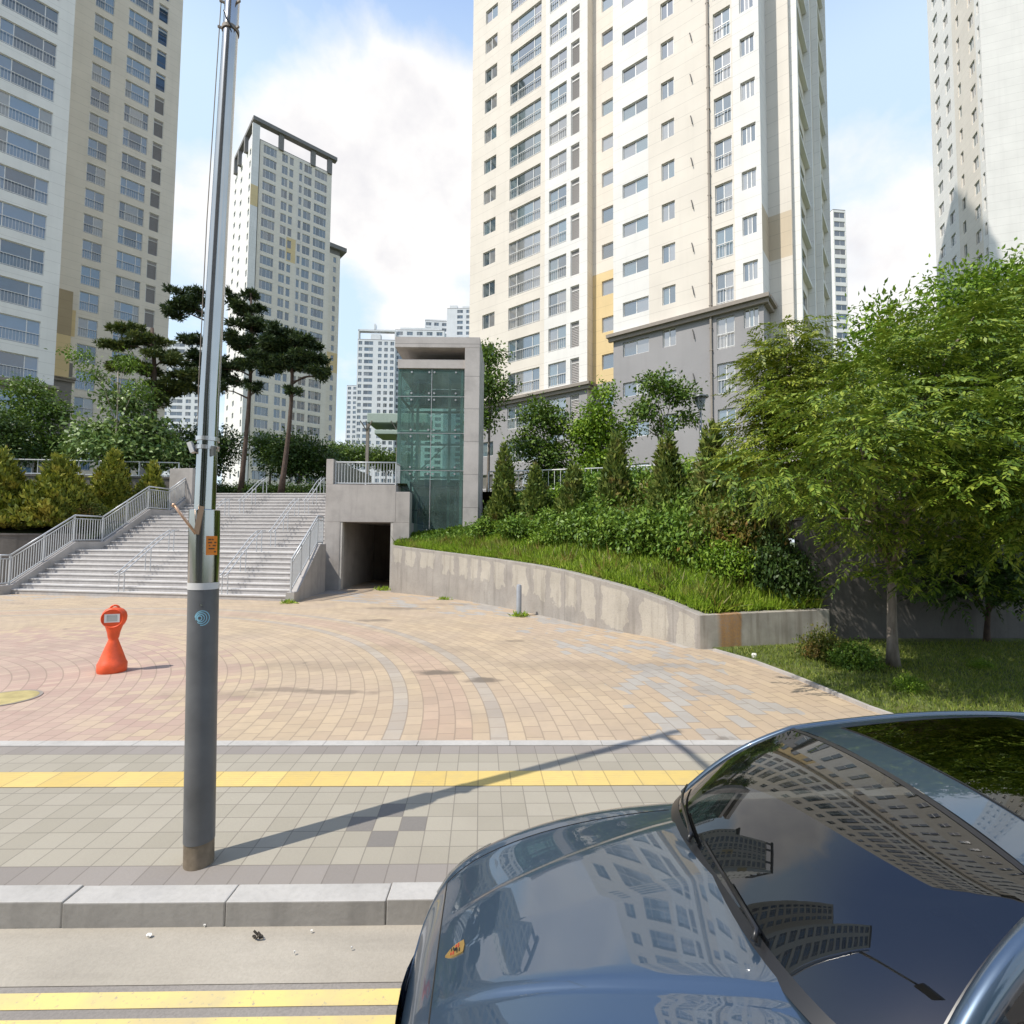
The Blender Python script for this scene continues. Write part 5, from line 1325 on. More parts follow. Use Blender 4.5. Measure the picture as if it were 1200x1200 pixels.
def broad_crown(blobs, n, L, W, mat, name='crown', clump=7, spread=.22, shell=.45, droop=.1, r=rng):
    m_ = n // clump
    C, D, k = in_blobs(blobs, m_, shell, r)
    P = np.repeat(C, clump, 0) + r.normal(size=(m_ * clump, 3)) * spread * np.array([1, 1, .6])
    D = np.repeat(D, clump, 0)
    A = unit(D * .7 + r.normal(size=P.shape) * .75 + np.array([0, 0, -droop])); N = unit(np.array([0, 0, 1.]) + D * .5 + r.normal(size=P.shape) * .55)
    s = r.uniform(.65, 1.2, len(P))
    return quads_mesh(name, leaves(P, A, N, L * s, W * s, .12), mat)
def spray_crown(blobs, n, mat, length=.5, L=.13, W=.045, per=15, shell=.42, name='crown', r=rng):
    q_ = 6; C, D, k = in_blobs(blobs, n // q_, shell, r); C = np.repeat(C, q_, 0); D = np.repeat(D, q_, 0); n = len(C)
    C = C + r.normal(size=(n, 3)) * np.array([.20, .20, .055])
    H = D * np.array([1, 1, .25]); a = unit(H + r.normal(size=(n, 3)) * np.array([.55, .55, .22]) + np.array([0, 0, -.10]))
    nm = unit(np.array([0, 0, 1.]) + r.normal(size=(n, 3)) * .30 + D * .25); sd_ = unit(np.cross(a, nm)); nm = np.cross(sd_, a)
    out = []; ln_ = length * r.uniform(.6, 1.25, n)
    for j in range(per):
        t = (j + .5) / per; sgn = 1 if j % 2 else -1
        base = C + a * (ln_ * t)[:, None] - np.array([0, 0, 1.]) * (.28 * ln_ * t * t)[:, None]
        ax = unit(a * (.55 + .5 * t) + sd_ * sgn * (1 - .6 * t) + np.array([0, 0, -.28]) + r.normal(size=(n, 3)) * .14)
        s = (1.05 - .35 * abs(t - .45) * 2) * r.uniform(.8, 1.2, n)
        out.append(leaves(base, ax, nm + r.normal(size=(n, 3)) * .18, L * s, W * s, .10))
    return quads_mesh(name, np.concatenate(out), mat)
def trunk_mesh(name, base_r, H, limbs, mat, lean=(0, 0), seg=10, wob=.06):
    """limbs: end points; all start from the stem"""
    b = MB(); n = 7; pts = []; rad = []
    for i in range(n + 1):
        t = i / n; pts.append((lean[0] * t + wob * math.sin(3.1 * t + lean[0]) * t, lean[1] * t + wob * math.cos(2.7 * t) * t, H * t - .05)); rad.append(base_r * (1.25 - .25 * min(1, t * 6)) * (1 - .55 * t) if i else base_r * 1.35)
    b.tube(pts, rad, seg)
    for (t0, end, r0) in limbs:
        i = min(n - 1, int(t0 * n)); p = Vector(pts[i]).lerp(Vector(pts[i + 1]), t0 * n - i); e = Vector(end); m1 = p.lerp(e, .5) + Vector((random.uniform(-.1, .1), random.uniform(-.1, .1), .12 * (e - p).length))
        b.tube([p, p.lerp(m1, .5), m1, m1.lerp(e, .55) + Vector((random.uniform(-.08, .08), random.uniform(-.08, .08), .03)), e], [r0, r0 * .85, r0 * .65, r0 * .42, r0 * .18], 6)
    return b.mesh(name, [mat], True)
def tree(base, label, cat, blobs, trunk, crown, group=None, name='tree'):
    root = thing(name, base, label, cat, group)
    put('trunk', trunk, root); put('crown', crown, root); return root
def B_at(px, py, Y, r_, rz, base):
    p = at_y(px, py, Y); return (p.x - base[0], p.y - base[1], p.z - base[2], r_, rz)

# ---- the big tree on the lawn
tb = on_z(1047, 784, 0); base = (tb.x, tb.y, .02)
bl = [B_at(*a, base) for a in [(985, 470, 7.4, .75, .5), (1040, 430, 8.8, .8, .6), (1105, 395, 9.0, .85, .65), (1160, 365, 9.0, .75, .55), (1175, 430, 8.7, .9, .7), (1070, 490, 8.3, .9, .6), (960, 530, 6.9, .72, .40), (900, 548, 6.8, .5, .24), (1020, 520, 6.6, .7, .4),
      (1010, 545, 7.1, .8, .42), (1100, 560, 7.1, .85, .45), (1200, 520, 7.3, 1.0, .6), (1120, 480, 6.9, .7, .45), (1060, 620, 8.3, .75, .35), (975, 600, 8.4, .7, .32), (930, 575, 7.4, .5, .22), (1150, 625, 8.0, .8, .38), (1230, 600, 8.6, 1., .5), (1250, 460, 9.2, 1.2, .9), (1210, 380, 9.6, 1.0, .8),
      (1085, 668, 8.3, .45, .18), (1020, 665, 8.8, .4, .18), (1180, 690, 8.3, .5, .22), (1090, 520, 10., 1.1, .8), (1000, 500, 9.8, .9, .6), (1190, 470, 10.4, 1.2, 1.), (1100, 585, 10.4, 1., .5), (1175, 590, 10.6, 1., .5), (1010, 585, 10.2, .8, .4), (955, 565, 10.2, .7, .35), (1240, 585, 10.4, 1., .5), (1060, 540, 9.2, 1., .5), (1180, 565, 6.7, .8, .4), (1255, 530, 6.5, .9, .5), (1125, 590, 7.0, .7, .32), (1230, 600, 7.0, .8, .4), (1200, 470, 6.9, .8, .5)]]  # some of these blobs are added to shade the lawn and the wall
limbs = [(.55 + .4 * random.random(), (b_[0] * .85, b_[1] * .85, b_[2] - .1), .06) for b_ in bl[:18]]
tree(base, 'big spreading leafy tree with drooping sprays on the lawn in front of the dark wall', 'tree', bl, trunk_mesh('trunk', .095, 2.9, limbs, 'bark_grey', (.05, .1)),
     spray_crown(bl, 5400, 'leaf_zelkova', .50, .128, .044, 15), name='leafy_tree')
# paler tree behind it, over the bank
base = (xpx(905, 600, 12.6), 12.6, 1.6)
bl = [B_at(*a, base) for a in [(915, 425, 12.4, .9, .75), (902, 455, 12.2, .6, .5), (945, 440, 12.4, .9, .7), (910, 480, 11.8, 1.0, .7), (905, 500, 11.8, .72, .5), (960, 490, 11.8, .9, .7), (900, 530, 11.6, 1.0, .5), (886, 535, 11.6, .5, .28), (930, 392, 12.6, .55, .45), (980, 430, 12.6, .6, .6)]]
tree(base, 'paler yellow green tree rising from the bank left of the big tree', 'tree', bl, trunk_mesh('trunk', .09, 3.6, [(.6 + .35 * random.random(), (b_[0] * .8, b_[1] * .8, b_[2]), .045) for b_ in bl], 'bark_grey'),
     spray_crown(bl, 1800, 'leaf_zelkova_pale', .48, .14, .05, 13), name='leafy_tree')
# high loose tree at the back right
base = (xpx(1110, 640, 14.), 14., 4.6)
bl = [B_at(*a, base) for a in [(1040, 375, 13.5, .75, .7), (1015, 420, 13.5, .8, .7), (1060, 420, 13.5, .9, .8), (1130, 345, 13.6, 1.0, .8), (1180, 335, 13.6, 1.0, .8), (1120, 400, 13.6, 1.2, .9), (1180, 400, 13.6, 1.3, 1.), (1230, 370, 13.6, 1.4, 1.2), (1040, 480, 13.6, 1.2, .8), (1110, 470, 13.8, 1.2, .9), (1195, 470, 13.8, 1.3, 1.)]]
tree(base, 'tall loose leafy tree topping the wall against the white cloud', 'tree', bl, trunk_mesh('trunk', .12, 3.4, [(.5 + .45 * random.random(), (b_[0] * .9, b_[1] * .9, b_[2]), .05) for b_ in bl], 'bark_grey'),
     broad_crown(bl, 26000, .17, .075, 'leaf_bright', spread=.25), name='leafy_tree')
# small dark tree low on the right
tb = on_z(1157, 752, .03); base = (tb.x, tb.y, .03)
bl = [B_at(*a, base) for a in [(1120, 690, 10.9, .6, .28), (1180, 670, 10.9, .8, .4), (1215, 700, 10.8, .6, .3), (1140, 640, 11.2, .8, .4), (1100, 655, 11.2, .6, .3)]]
tree(base, 'small dark forked tree in the shade right of the big tree', 'tree', bl, trunk_mesh('trunk', .07, 1.0, [(.6, (-.55, -.1, 1.35), .035), (.7, (.5, -.1, 1.3), .035), (.9, (-.2, .2, 1.7), .03), (.9, (.3, .2, 1.7), .03)], 'bark_pine'),
     spray_crown(bl, 700, 'leaf_dark', .42, .13, .05, 12), name='leafy_tree')

# ---- bank planting
BG = np.array([[tuple(bank_pt(i * .5, j / 24)) for j in range(25)] for i in range(2 * NB - 1)])
def bank_at(px, Y):
    flat = BG.reshape(-1, 3); xx = xpx(px, 620, Y); k = np.argmin((flat[:, 0] - xx) ** 2 + (flat[:, 1] - Y) ** 2); return xx, Y, float(flat[k, 2])
def cone_mesh(H, Rr, n, mat, L=.20, W=.085, top=.75, r=rng, name='crown', skirt=.12):
    h = 1 - np.sqrt(r.random(n)); h = h * .97 + .01
    a = r.random(n) * 2 * math.pi
    prof = np.minimum(1, (h + skirt) / .22) ** .6 * (1 - h) ** top
    ph = r.random() * 6
    lump = 1 + .30 * np.sin(a * 3 + h * 9 + ph) * np.sin(h * 14 + a * 2 + ph) + .20 * np.sin(a * 7 + h * 23 + ph) + .12 * np.sin(h * 11 + ph)
    rad = Rr * prof * lump * (r.random(n) ** .28)
    P = np.stack([rad * np.cos(a), rad * np.sin(a), h * H], 1)
    out = np.stack([np.cos(a), np.sin(a), np.zeros(n)], 1)
    A = unit(out * .55 + np.array([0, 0, .9]) + r.normal(size=(n, 3)) * .45); N = unit(out + r.normal(size=(n, 3)) * .6)
    s = r.uniform(.6, 1.25, n); return quads_mesh(name, leaves(P, A, N, L * s, W * s, .05), mat)
def conifer(px, Y, ytop, Rr, label, mat='leaf_conifer', n=5000, z0=None, top=.75, L=.2, W=.085, group='upright conifers on the bank'):
    if z0 is None: x, y, z = bank_at(px, Y)
    else: x, y, z = xpx(px, 620, Y), Y, z0
    H = zpx(px, ytop, Y) - z
    root = thing('conifer', (x, y, z - .05), label, 'conifer', group)
    b = MB(); b.tube([(0, 0, -.1), (.02, 0, H * .5), (0, .02, H * .93)], [.07, .05, .012], 7); b.build('trunk', 'bark_pine', root, smooth=True)
    put('crown', cone_mesh(H, Rr, n, mat, L, W, top), root); root.rotation_euler[2] = random.random() * 6
for px, Y, yt, rr, lab in [(590, 20.6, 516, .62, 'dark slender upright conifer just right of the lift tower'), (627, 19.6, 541, .62, 'short upright conifer second from the lift tower'), (672, 18.2, 541, .66, 'rusty tinged upright conifer in the middle of the bank'),
                           (722, 17.2, 502, .66, 'tall thin conifer with a rusty tip on the bank'), (782, 15.8, 503, .66, 'dark full conifer on the bank left of the garden lamp'), (835, 14.4, 489, .80, 'broad brownish conifer beneath the garden lamp')]:
    conifer(px, Y, yt, rr, lab, 'leaf_conifer', 5200)
def dome_mesh(n, mat, L=.13, W=.07, name='foliage', flat=.8, r=rng):
    blobs = [(0, 0, .45, .75, .5), (.45, .2, .35, .5, .4), (-.45, -.1, .35, .5, .4), (.1, -.45, .3, .5, .36), (-.15, .4, .4, .5, .4), (.15, .1, .75, .4, .3), (-.3, .15, .65, .35, .28)]
    return broad_crown(blobs, n, L, W, mat, name, 6, .13, .35, .15, r)
DOME = {k: [dome_mesh(3600, k, *lw, r=np.random.default_rng(40 + 7 * i + len(k))) for i in range(2)] for k, lw in (('leaf_shrub', (.14, .075)), ('leaf_shrub_rusty', (.12, .06)), ('leaf_dark', (.13, .065)), ('leaf_bright', (.12, .06)))}
stem = MB()
for k in range(7):
    a = k * .9; stem.tube([(0, 0, -.1), (.2 * math.cos(a), .2 * math.sin(a), .3), (.5 * math.cos(a), .5 * math.sin(a), .7)], [.025, .018, .006], 5)
STEM = stem.mesh('stem', ['bark_grey'], True)
def shrub(x, y, z, s, h, mat, label, group=None, name='shrub'):
    root = thing(name, (x, y, z - .05), label, 'shrub', group); root.scale = (s, s, h); root.rotation_euler[2] = random.random() * 6.28
    put('stem', STEM, root); put('foliage', random.choice(DOME[mat]), root); return root
gr = 'leafy shrubs covering the bank'
def bshrub(px, Y, s, h, mat, label):
    x, y, z = bank_at(px, Y); shrub(x, y, z, s * 1.05, h * (1.25 if Y < 17 else .95), mat, label, gr)
SH = [(575, 20.4, .9, .8, 'leaf_shrub'), (610, 19.0, .9, .85, 'leaf_shrub'), (600, 22.2, 1.1, 1.0, 'leaf_dark'), (645, 18.4, .95, .95, 'leaf_shrub'), (650, 20.6, 1.2, 1.2, 'leaf_shrub'), (690, 16.6, .95, 1.0, 'leaf_shrub'), (700, 19.0, 1.2, 1.3, 'leaf_shrub'), (665, 16.9, .8, .8, 'leaf_shrub'),
      (720, 15.4, .9, .95, 'leaf_shrub'), (745, 17.4, 1.2, 1.4, 'leaf_shrub'), (755, 14.6, .9, 1.0, 'leaf_shrub'), (790, 14.0, .9, 1.0, 'leaf_shrub'), (800, 16.6, 1.2, 1.5, 'leaf_bright'), (815, 13.2, .9, 1.0, 'leaf_shrub'), (735, 16.0, .7, .9, 'leaf_shrub_rusty'), (845, 13.0, .9, 1.2, 'leaf_shrub_rusty'), (860, 14.4, 1.0, 1.6, 'leaf_shrub_rusty'),
      (850, 12.2, .7, .8, 'leaf_bright'), (885, 12.6, .8, 1.5, 'leaf_shrub_rusty'), (905, 11.9, .72, 1.0, 'leaf_dark'), (925, 11.85, .6, .85, 'leaf_dark'), (680, 22.3, 1.2, 1.2, 'leaf_shrub'), (740, 20.6, 1.2, 1.3, 'leaf_shrub'), (800, 18.8, 1.2, 1.4, 'leaf_shrub'), (620, 22.8, 1.1, .9, 'leaf_shrub'), (850, 16.6, 1.2, 1.4, 'leaf_shrub'), (665, 20.4, 1.1, 1.3, 'leaf_bright'), (700, 21.4, 1.1, 1.5, 'leaf_shrub'), (760, 19.4, 1.2, 1.6, 'leaf_shrub'), (770, 16.8, .9, 1.3, 'leaf_shrub_rusty'), (810, 15.0, .9, 1.2, 'leaf_shrub'), (835, 15.6, 1.0, 1.5, 'leaf_shrub_rusty'), (640, 17.4, .7, .7, 'leaf_bright'), (870, 13.3, .9, 1.4, 'leaf_shrub'), (630, 21.2, 1.0, 1.0, 'leaf_shrub')]
adj = {'leaf_shrub': 'green', 'leaf_dark': 'dark', 'leaf_bright': 'bright green', 'leaf_shrub_rusty': 'rust tinged'}
seen_lab = {}
REFS = [(462, 'just right of the lift tower'), (600, 'below the slender conifer by the lift'), (635, 'below the second conifer from the lift'), (660, 'left of the rusty tinged conifer'), (685, 'right of the rusty tinged conifer'), (712, 'left of the thin rusty tipped conifer'), (735, 'right of the thin rusty tipped conifer'), (765, 'left of the dark full conifer'), (795, 'right of the dark full conifer'), (825, 'left of the broad brownish conifer'), (848, 'right of the broad brownish conifer'), (870, 'beneath the paler tree'), (895, 'behind the rust stained low wall'), (915, 'at the foot of the tall dark wall')]
for px, Y, s, h, mk in SH:
    ref = [r_ for p_, r_ in REFS if p_ <= px][-1]
    depth_w = 'low on the bank' if bank_at(px, Y)[2] < 2.2 else ('halfway up the bank' if bank_at(px, Y)[2] < 3.4 else 'high on the bank')
    lab = '%s shrub %s, %s' % (adj[mk], ref, depth_w)
    if lab in seen_lab: lab = lab.replace('shrub ', 'bush next to another, ', 1)
    seen_lab[lab] = 1; bshrub(px, Y, s, h, mk, lab)
# grass on the bank and the lawn
def blades(P, L, W, mat, name, lean=.35, r=rng):
    n = len(P); A = unit(np.array([0, 0, 1.]) + r.normal(size=(n, 3)) * lean); N = rdir(n, r); s = r.uniform(.5, 1.25, n)
    o = put(name, quads_mesh(name, leaves(P, A, N, L * s, W * (.7 + .5 * r.random(n))), mat)); return tag(o, kind='stuff')
n = 26000
ii = rng.random(n) * (NB - 1); tt = rng.random(n) ** 1.3 * .42
Pg = np.array([tuple(bank_pt(a, t_)) for a, t_ in zip(ii, tt)]); Pg += rng.normal(size=Pg.shape) * np.array([.05, .05, .0])
o = blades(Pg, .25, .026, 'grass_blade', 'grass', .38)
tag(o, 'tall bright green grass growing along the top of the curved wall', 'grass')
n = 5000; ii = rng.random(n) * (NB - 1); Pg = np.array([tuple(bank_pt(a, t_)) for a, t_ in zip(ii, rng.random(n) * .30)])
keep = (np.sin(Pg[:, 0] * 3.1) * np.sin(Pg[:, 1] * 2.3 + 1) + rng.normal(size=n) * .3) > .25
o = blades(Pg[keep], .46, .03, 'leaf_shrub_rusty', 'dry_grass', .55); tag(o, 'taller yellowish weeds and dry stalks among the bank grass', 'dry grass')
n = 3500; Pe = np.array([tuple(bank_pt(a, .015)) for a in rng.random(n) * (NB - 1)]); o = put('grass_fringe', quads_mesh('grass_fringe', leaves(Pe + np.array([0, 0, .02]), unit(rng.normal(size=Pe.shape) * .5 + np.array([-.35, -.45, .35])), rdir(n), .24 * rng.uniform(.4, 1.2, n), .02), 'grass_blade')); tag(o, 'grass hanging over the coping of the curved wall', 'grass', kind='stuff')
n = 15000; P = np.stack([rng.uniform(-5, -1.3, n), rng.uniform(21.2, 23.2, n), np.zeros(n)], 1)
P = np.array([tuple(bank_pt(rng.random() * 12, .3 + .7 * rng.random())) for _ in range(5000)])
o = put('ground_cover', quads_mesh('ground_cover', leaves(P + np.array([0, 0, .05]), unit(rng.normal(size=P.shape) + np.array([0, 0, .6])), unit(rng.normal(size=P.shape) * .6 + np.array([0, 0, 1.])), .22, .13, .1), 'leaf_shrub')); tag(o, 'broad leaved ground cover at the foot of the glass lift', 'ground cover', kind='stuff')
n = 60000; P = np.stack([rng.uniform(3.9, 16, n), rng.uniform(5.9, 12.4, n), np.full(n, .028)], 1)
edge = np.interp(P[:, 1], [p.y for p in reversed(LE)], [p.x for p in reversed(LE)]) + .10
low = np.interp(P[:, 0], [3.9, 7.0, 16], [10.4, 11.25, 11.9])
P = P[(P[:, 0] > edge) & (P[:, 1] < low)]
P = P[rng.random(len(P)) < np.clip(1.5 - P[:, 1] * .06, .3, 1)]
o = blades(P, .085, .013, 'grass_short', 'grass', .55); tag(o, 'short sunlit and shaded lawn grass under the big tree', 'grass')
# small plants on the lawn
for x, y, s, h, mk, lab in [(*on_z(965, 775, 0).xy, .42, .62, 'leaf_shrub_rusty', 'yellowish loose bush at the end of the rust stained low wall'), (*on_z(1000, 785, 0).xy, .40, .5, 'leaf_shrub', 'dark loose bush left of the big tree trunk'), (*on_z(1065, 812, 0).xy, .24, .28, 'leaf_bright', 'tiny bright weed bush in front of the big tree trunk'), (*on_z(1150, 785, 0).xy, .2, .2, 'leaf_bright', 'tiny yellow green plant in the shade right of the trunk')]:
    shrub(x, y, .03, s, h, mk, lab, None, 'bush')
def weed(x, y, s, label):
    root = thing('weed', (x, y, .004), label, 'weed'); r = np.random.default_rng(int(abs(x) * 1000) % 999); n = 90
    P = r.normal(size=(n, 3)) * np.array([.10, .07, 0]) * s; A = unit(r.normal(size=(n, 3)) * .9 + np.array([0, 0, .7])); put('leaves', quads_mesh('leaves', leaves(P, A, rdir(n, r), .14 * s, .035 * s), 'grass_blade'), root)
weed(bp.x + .02, bp.y - .1, 1.3, 'clump of green weeds at the foot of the bollard')
p = on_z(520, 703, 0); weed(p.x, p.y + .08, 1., 'small weed at the foot of the curved wall'); p = on_z(448, 692, 0); weed(p.x, p.y + .1, 1.5, 'weeds beside the underpass opening')
p = on_z(335, 707, 0); weed(p.x + .1, p.y - .02, 1.2, 'weeds at the foot of the short stair wall')

# ---- terrace trees on the right
def broad(px, Y, blobs, label, mat, n, L=.22, W=.12, H=None, group=None, z0=TZ, r0=.1, bark_='bark_grey', spread=.28, name='garden_tree', multi=1, clump=7):
    base = (xpx(px, 560, Y), Y, z0); bl = [B_at(a, b_, Y + dy, rr, rz, base) for a, b_, dy, rr, rz in blobs]
    H = H or max(1.5, sum(b_[2] for b_ in bl) / len(bl))
    return tree(base, label, 'tree', bl, trunk_mesh('trunk', r0, H, [(.35 + .55 * random.random(), (b_[0] * .9, b_[1] * .9, b_[2]), r0 * .45) for b_ in bl], bark_), broad_crown(bl, n, L, W, mat, spread=spread, clump=clump), group, name)
broad(572, 29, [(570, 420, 0, 1.0, .8), (575, 455, 0, 1.2, .9), (566, 490, 0, .9, .7)], 'loose leafy tree showing beside the lift tower side wall', 'leaf_broad', 4200)
broad(640, 28.2, [(630, 485, 0, 1.0, .8), (650, 495, 0, .9, .8), (620, 520, 0, 1.0, .8), (645, 535, 0, 1.2, .9), (640, 560, 0, 1.2, .8)], 'dark green tree left of the brightest terrace tree', 'leaf_broad', 7500)
broad(700, 27.2, [(708, 462, 0, .55, .6), (700, 490, 0, .9, .8), (685, 510, 0, .9, .8), (715, 515, 0, .9, .8), (700, 545, 0, 1.3, .9)], 'bright green tree in front of the grey base of the sunny tower', 'leaf_bright', 8500)
broad(775, 26.4, [(770, 450, 0, .9, .55), (795, 462, 0, .8, .5), (755, 480, 0, .8, .5), (805, 490, 0, .5, .35), (780, 500, 0, .6, .4), (740, 500, 0, .45, .4)], 'airy thin stemmed tree with sparse crown by the garden lamp', 'leaf_broad', 3600, r0=.07)
# ---- terrace trees on the left
broad(150, 29.5, [(150, 470, 0, 1.2, .9), (120, 510, 0, 1.4, .9), (175, 505, 0, 1.4, .9), (145, 530, -.4, 1.8, .8), (100, 525, 0, 1.0, .6), (195, 530, 0, 1.1, .7)], 'broad leaved magnolia tree with pale leaves above the shaded wall', 'leaf_magnolia', 6500, .32, .17, spread=.35)
broad(40, 31, [(35, 460, 0, 1.3, .9), (15, 490, 0, 1.4, 1.), (60, 485, 0, 1.3, 1.), (40, 520, 0, 1.7, 1.), (70, 525, 0, 1.2, .8)], 'green leafy tree before the dark base of the shaded tower', 'leaf_broad', 9000)
broad(8, 28.5, [(-5, 500, 0, 1.4, 1.), (10, 530, 0, 1.3, .9)], 'dark leafy tree cut by the left edge of the picture', 'leaf_dark', 4000)
broad(133, 28.4, [(95, 418, 0, .7, .4), (150, 425, 0, .6, .4), (110, 440, 0, .6, .35), (165, 455, 0, .6, .4)], 'thin pale stemmed sparse tree in front of the magnolia', 'leaf_shrub', 1500, .2, .08, bark_='bark_pale', r0=.06)
broad(350, 34, [(350, 525, 0, 1.6, 1.2), (335, 545, 0, 1.6, 1.), (370, 540, 0, 1.7, 1.2), (385, 550, 0, 1.2, .9)], 'round dense dark tree at the top of the steps', 'leaf_dark', 9000)
broad(316, 37, [(312, 520, 0, 1.2, .8), (325, 535, 0, 1.2, .8)], 'bright green small tree left of the round dark tree', 'leaf_broad', 4000)
broad(215, 33, [(205, 535, 0, 1.6, 1.), (228, 520, 0, 1.5, 1.1), (250, 535, 0, 1.5, 1.), (262, 520, 0, 1.2, .9)], 'dark bushy tree behind the lamp pole at the top of the steps', 'leaf_dark', 9000)
broad(410, 46, [(400, 530, 0, 1.6, 1.0), (415, 533, 0, 1.5, .9), (432, 535, 0, 1.5, .9)], 'dark green tree beyond the underpass railing', 'leaf_broad', 5500)
broad(452, 48, [(450, 540, 0, 1.8, .9), (468, 541, 0, 1.6, .9)], 'green tree low behind the lift tower', 'leaf_broad', 4000)
tshr = 'clipped dark shrubs at the top of the steps'
for k, px in enumerate((255, 282, 308, 335, 362, 385)):
    shrub(xpx(px, 560, 31.6), 31.6 + .3 * (k % 2), TZ, 1.25, 1.0, 'leaf_dark', '%s dark shrub from the lamp pole along the top of the steps' % ('first', 'second', 'third', 'fourth', 'fifth', 'sixth')[k], tshr)
for k, px in enumerate((400, 425, 450)):
    shrub(xpx(px, 560, 34), 34, TZ, 1.2, .8, 'leaf_dark', '%s shrub seen through the railing over the underpass' % ('leftmost', 'middle', 'rightmost')[k], 'shrubs beyond the underpass railing')
# ---- pines
def pine(px, Y, pads, label, lean=(0, 0), r0=.17, H=None, n=9000, mat='needle_pine', limb_r=.06):
    base = (xpx(px, 545, Y), Y, TZ); bl = [B_at(a, b_, Y + dy, rr, rz, base) for a, b_, dy, rr, rz in pads]
    H = H or max(b_[2] for b_ in bl)
    root = thing('pine_tree', base, label, 'pine tree', 'pines on the terrace')
    bl0 = bl; bl = []
    for (bx_, by_, bz_, br_, bh_) in bl0:
        for q_ in range(6):
            aa = q_ * 1.05 + random.random(); rr_ = br_ * random.uniform(.35, .85); bl.append((bx_ + rr_ * math.cos(aa), by_ + rr_ * math.sin(aa), bz_ + random.uniform(-.22, .26), br_ * random.uniform(.30, .52), bh_ * random.uniform(.5, .8)))
    put('trunk', trunk_mesh('trunk', r0, H, [(min(.93, max(.3, (b_[2] - .5) / H)), (b_[0], b_[1], b_[2] - .15), limb_r) for b_ in bl0], 'bark_pine', lean, 9, .25), root)
    r = rng; m_ = n // 8; C, D, k = in_blobs(bl, m_, .5, r)
    P = np.repeat(C, 8, 0); D8 = np.repeat(D, 8, 0); A = unit(D8 * np.array([.7, .7, .3]) + np.array([0, 0, .55]) + r.normal(size=P.shape) * .65); N = rdir(len(P))
    s = r.uniform(.7, 1.2, len(P)); put('crown', quads_mesh('crown', leaves(P, A, N, .30 * s, .075 * s), mat), root)
pine(283, 31, [(292, 345, 0, .5, .28), (288, 365, 0, .9, .3), (300, 385, 0, 1.2, .3), (268, 395, -.4, .9, .3), (290, 405, .4, 1.3, .32), (310, 415, 0, 1.0, .3), (262, 430, 0, .9, .28), (300, 430, 0, 1.2, .3), (255, 455, -.3, .7, .25), (298, 455, 0, .6, .2), (272, 350, 0, .5, .25), (265, 445, .4, .8, .25)], 'tall straight pine with layered dark crown right of the lamp pole', (.4, 0), .15, n=22000)
pine(330, 30, [(335, 392, 0, 1.1, .25), (350, 402, 0, 1.4, .28), (325, 410, 0, 1.2, .28), (360, 420, 0, 1.3, .28), (335, 428, 0, 1.5, .3), (372, 438, -.3, .8, .24), (378, 440, .3, .5, .2), (310, 420, 0, .9, .25), (345, 460, 0, .5, .16), (330, 400, .6, 1.2, .3)], 'flat topped spreading pine at the top of the steps', (.6, 0), .16, n=22000)
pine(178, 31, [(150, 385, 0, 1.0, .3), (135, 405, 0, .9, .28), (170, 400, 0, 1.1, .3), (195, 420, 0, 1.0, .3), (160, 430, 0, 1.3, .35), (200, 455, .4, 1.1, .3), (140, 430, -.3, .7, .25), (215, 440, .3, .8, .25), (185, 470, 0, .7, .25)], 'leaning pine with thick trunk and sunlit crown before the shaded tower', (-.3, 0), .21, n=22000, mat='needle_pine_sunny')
pine(232, 34, [(212, 345, 0, .9, .3), (215, 360, 0, 1.2, .3), (205, 368, 0, .8, .25), (232, 350, .3, .9, .3), (225, 400, 0, 1.0, .3), (215, 420, 0, 1.2, .3), (240, 420, .4, 1.1, .3), (232, 445, 0, .9, .28), (250, 430, 0, .8, .3), (222, 455, 0, .8, .25)], 'pine half hidden behind the lamp pole', (.3, 0), .14, n=16000)
# ---- planter on the left
gp_ = 'golden conifers in the planter beside the steps'
conifer(-4, 22.6, 522, 1.35, 'golden green conifer cut by the left edge of the picture', 'leaf_conifer_gold', 6500, 2.5, .62, .26, .11, gp_)
conifer(66, 23.2, 530, 1.30, 'largest golden green conifer in the planter', 'leaf_conifer_gold', 7500, 2.6, .62, .26, .11, gp_)
conifer(130, 25.6, 524, 1.05, 'pointed golden conifer nearest the long balustrade', 'leaf_conifer_gold', 6500, 2.9, .75, .26, .11, gp_)
conifer(176, 27.0, 538, .75, 'small golden conifer by the upper flight of the balustrade', 'leaf_conifer_gold', 4000, 3.4, .7, .24, .10, gp_)
for px, Y, s, h, mk, lab in [(20, 22.4, .9, .8, 'leaf_shrub_rusty', 'low rusty shrub at the left end of the planter'), (40, 22.9, .8, .7, 'leaf_shrub', 'low green shrub below the largest golden conifer'), (64, 23.0, .8, .8, 'leaf_shrub_rusty', 'low yellow shrub between the two tallest golden conifers'), (100, 23.6, .9, .9, 'leaf_shrub_rusty', 'yellow and rust shrub touching the long balustrade'), (28, 23.6, 1.1, 1.6, 'leaf_shrub_rusty', 'tall rusty shrub between the two leftmost golden conifers'), (100, 26.0, 1.0, .9, 'leaf_shrub', 'green shrub against the shaded wall behind the conifers'), (148, 26.2, .9, .8, 'leaf_shrub_rusty', 'rusty shrub beside the middle landing of the balustrade'), (-20, 22.4, 1.0, .9, 'leaf_shrub', 'green shrub at the edge of the picture in the planter')]:
    shrub(xpx(px, 620, Y), Y, 2.2 + (Y - 20) * .2, s, h, mk, lab, 'low shrubs in the planter')

